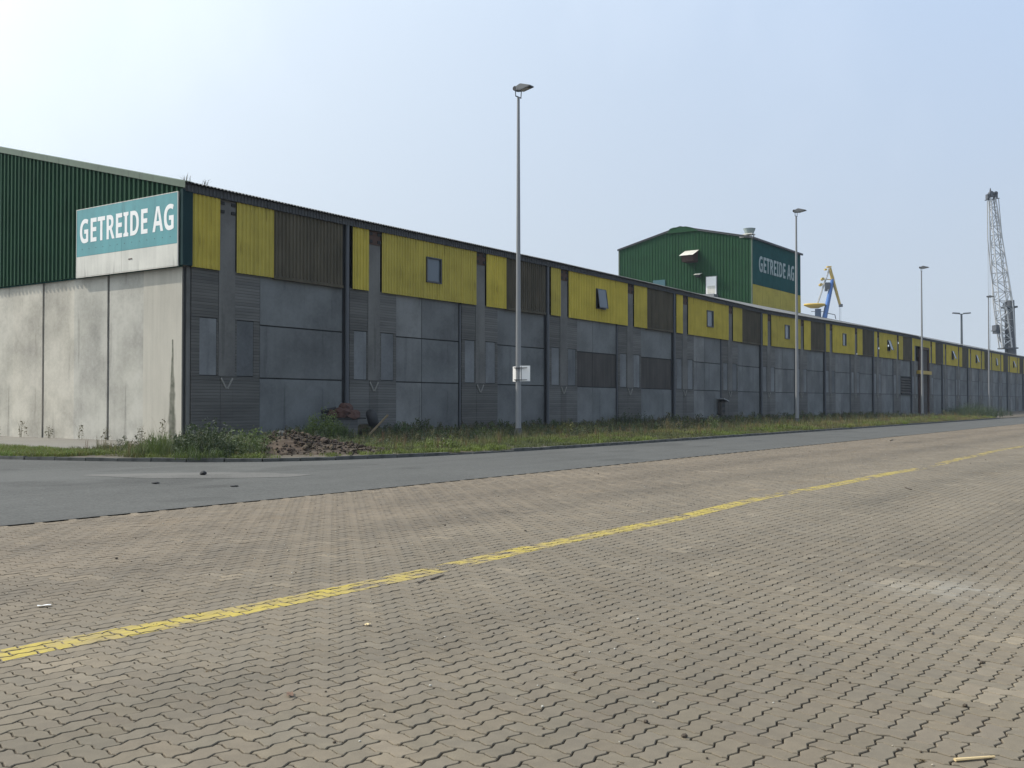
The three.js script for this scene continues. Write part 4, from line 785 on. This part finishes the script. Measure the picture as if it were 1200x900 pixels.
// ------------------------------------------------------------------ litter on road and yard
{
  const stick = (x, z, len, r, turn, m, label, cat = 'stick', flat = 0.5) => { const g = bar([-len / 2, 0, 0], [len / 2, 0, 0.02], r, r * 0.6, 6); g.scale(1, flat, 1); g.rotateY(turn); g.translate(x, r * flat + 0.003, z); return single(cat === 'stick' ? 'stick' : 'wood_splinter', uvMetres(g), m, label, cat); };
  stick(-20.36, 32.6, 0.2, 0.012, 0.85 - 1.5, mat([0.5, 0.38, 0.2], { roughness: 0.8 }), 'pale yellow wood splinter at the lower right corner', 'splinter', 0.6);
  stick(-18.05, 27.6, 0.26, 0.014, 0.9 - 0.6, M.twig, 'dark twig just below the yellow line left of centre');
  stick(-18.3, 27.62, 0.17, 0.01, 0.5, M.twig, 'shorter dark twig left of another by the yellow line');
  stick(19.5, 21.7, 1.5, 0.03, 0.2, M.twig, 'long dark stick lying on far paving near the road');
  stick(-5.5, 28.6, 0.5, 0.018, 0.5, M.twig, 'dark curved twig on the paving right of the yellow line', 'stick');
  stick(-17.82, 31.84, 0.09, 0.006, 0.4, M.twig, 'tiny twig below the white spill');
  const scrap = (x, z, a, b, turn, m, label, cat, name) => { const g = new THREE.PlaneGeometry(a, b, 4, 3), p = g.attributes.position; for (let i = 0; i < p.count; i++) p.setZ(i, 0.006 + 0.01 * hash(i, 1, Math.round(x * 9))); g.rotateX(-Math.PI / 2); g.rotateY(turn); g.translate(x, 0.002, z); return single(name, uvMetres(g), m, label, cat); };
  scrap(-20.85, 25.93, 0.1, 0.04, -0.5, M.whitePaint, 'white scrap of paper at the left above the yellow line', 'paper scrap', 'paper_scrap');
  scrap(-19.89, 28.47, 0.05, 0.035, 0.3, mat([0.5, 0.4, 0.22]), 'pale dry leaf lying on the paving below the middle of the line', 'leaf', 'dry_leaf');
  scrap(-21.43, 29.34, 0.07, 0.035, 0.9, mat([0.12, 0.07, 0.045]), 'reddish brown dry leaf near the bottom left of the paving', 'leaf', 'dry_leaf');
  const lump = (x, z, r, sq, m, label) => single('clod', (() => { const g = blob(r, Math.round(x * 31) & 63, 2, sq, 0.6); g.translate(x, r * sq * 0.8 + 0.006, z); return g; })(), m, label, 'clod');
  lump(-10.76, 14.98, 0.075, 0.7, M.black, 'black clod lying alone on the asphalt road');
  lump(-12.83, 16.16, 0.08, 0.25, M.dark, 'flat dark clod on the road left of the black one');
  lump(-12.41, 18.01, 0.08, 0.22, M.dark, 'flat dark clod on the road near the paving edge');
  // grit and crumbs
  const grit = new THREE.InstancedMesh(blob(0.008, 5, 0, 0.7, 0.5), mat([1, 1, 1]), 1500), m = new THREE.Matrix4(), c = new THREE.Color();
  let n = 0; while (n < 1500) { const x = R(-22, 20), z = R(20.7, 33); const d = seen(x, z); if (!d || rnd() > 9 / d) continue; const s = R(0.3, 1.2) * (rnd() < 0.05 ? 2 : 1); m.makeRotationY(R(0, 6)).scale(new THREE.Vector3(s, s, s)).setPosition(x, 0.004 * s, z); grit.setMatrixAt(n, m); const q = rnd(); grit.setColorAt(n, q < 0.55 ? c.setRGB(0.06, 0.045, 0.03) : q < 0.85 ? c.setRGB(0.3, 0.26, 0.2) : c.setRGB(0.4, 0.38, 0.33)); n++; }
  grit.name = 'grit'; grit.userData = { kind: 'stuff', label: 'fine grit and crumbs scattered over the paving', category: 'grit' }; grit.castShadow = true; scene.add(grit);
  // moss and dirt in the joints
  const moss = []; for (let i = 0; i < 420; i++) { const x = R(-22, 0), z = R(27.8, 33); if (!seen(x, z) || free(x * 1.3, z * 1.3, 611, 2) < 0.46) continue; moss.push([Math.round(x / CELL) * CELL + R(-0.03, 0.03), -0.004, Math.round(z / CELL) * CELL, R(0.2, 0.75), mixc([0.07, 0.06, 0.03], [0.16, 0.11, 0.05], rnd()), 0.4]); }
  scatter('joint_moss', 'small tufts of moss and dirt in the paving joints', 'moss', leafClump(24, 0.03, 0.05, 0.02, 99), moss);
}

renderer.render(scene, camera);
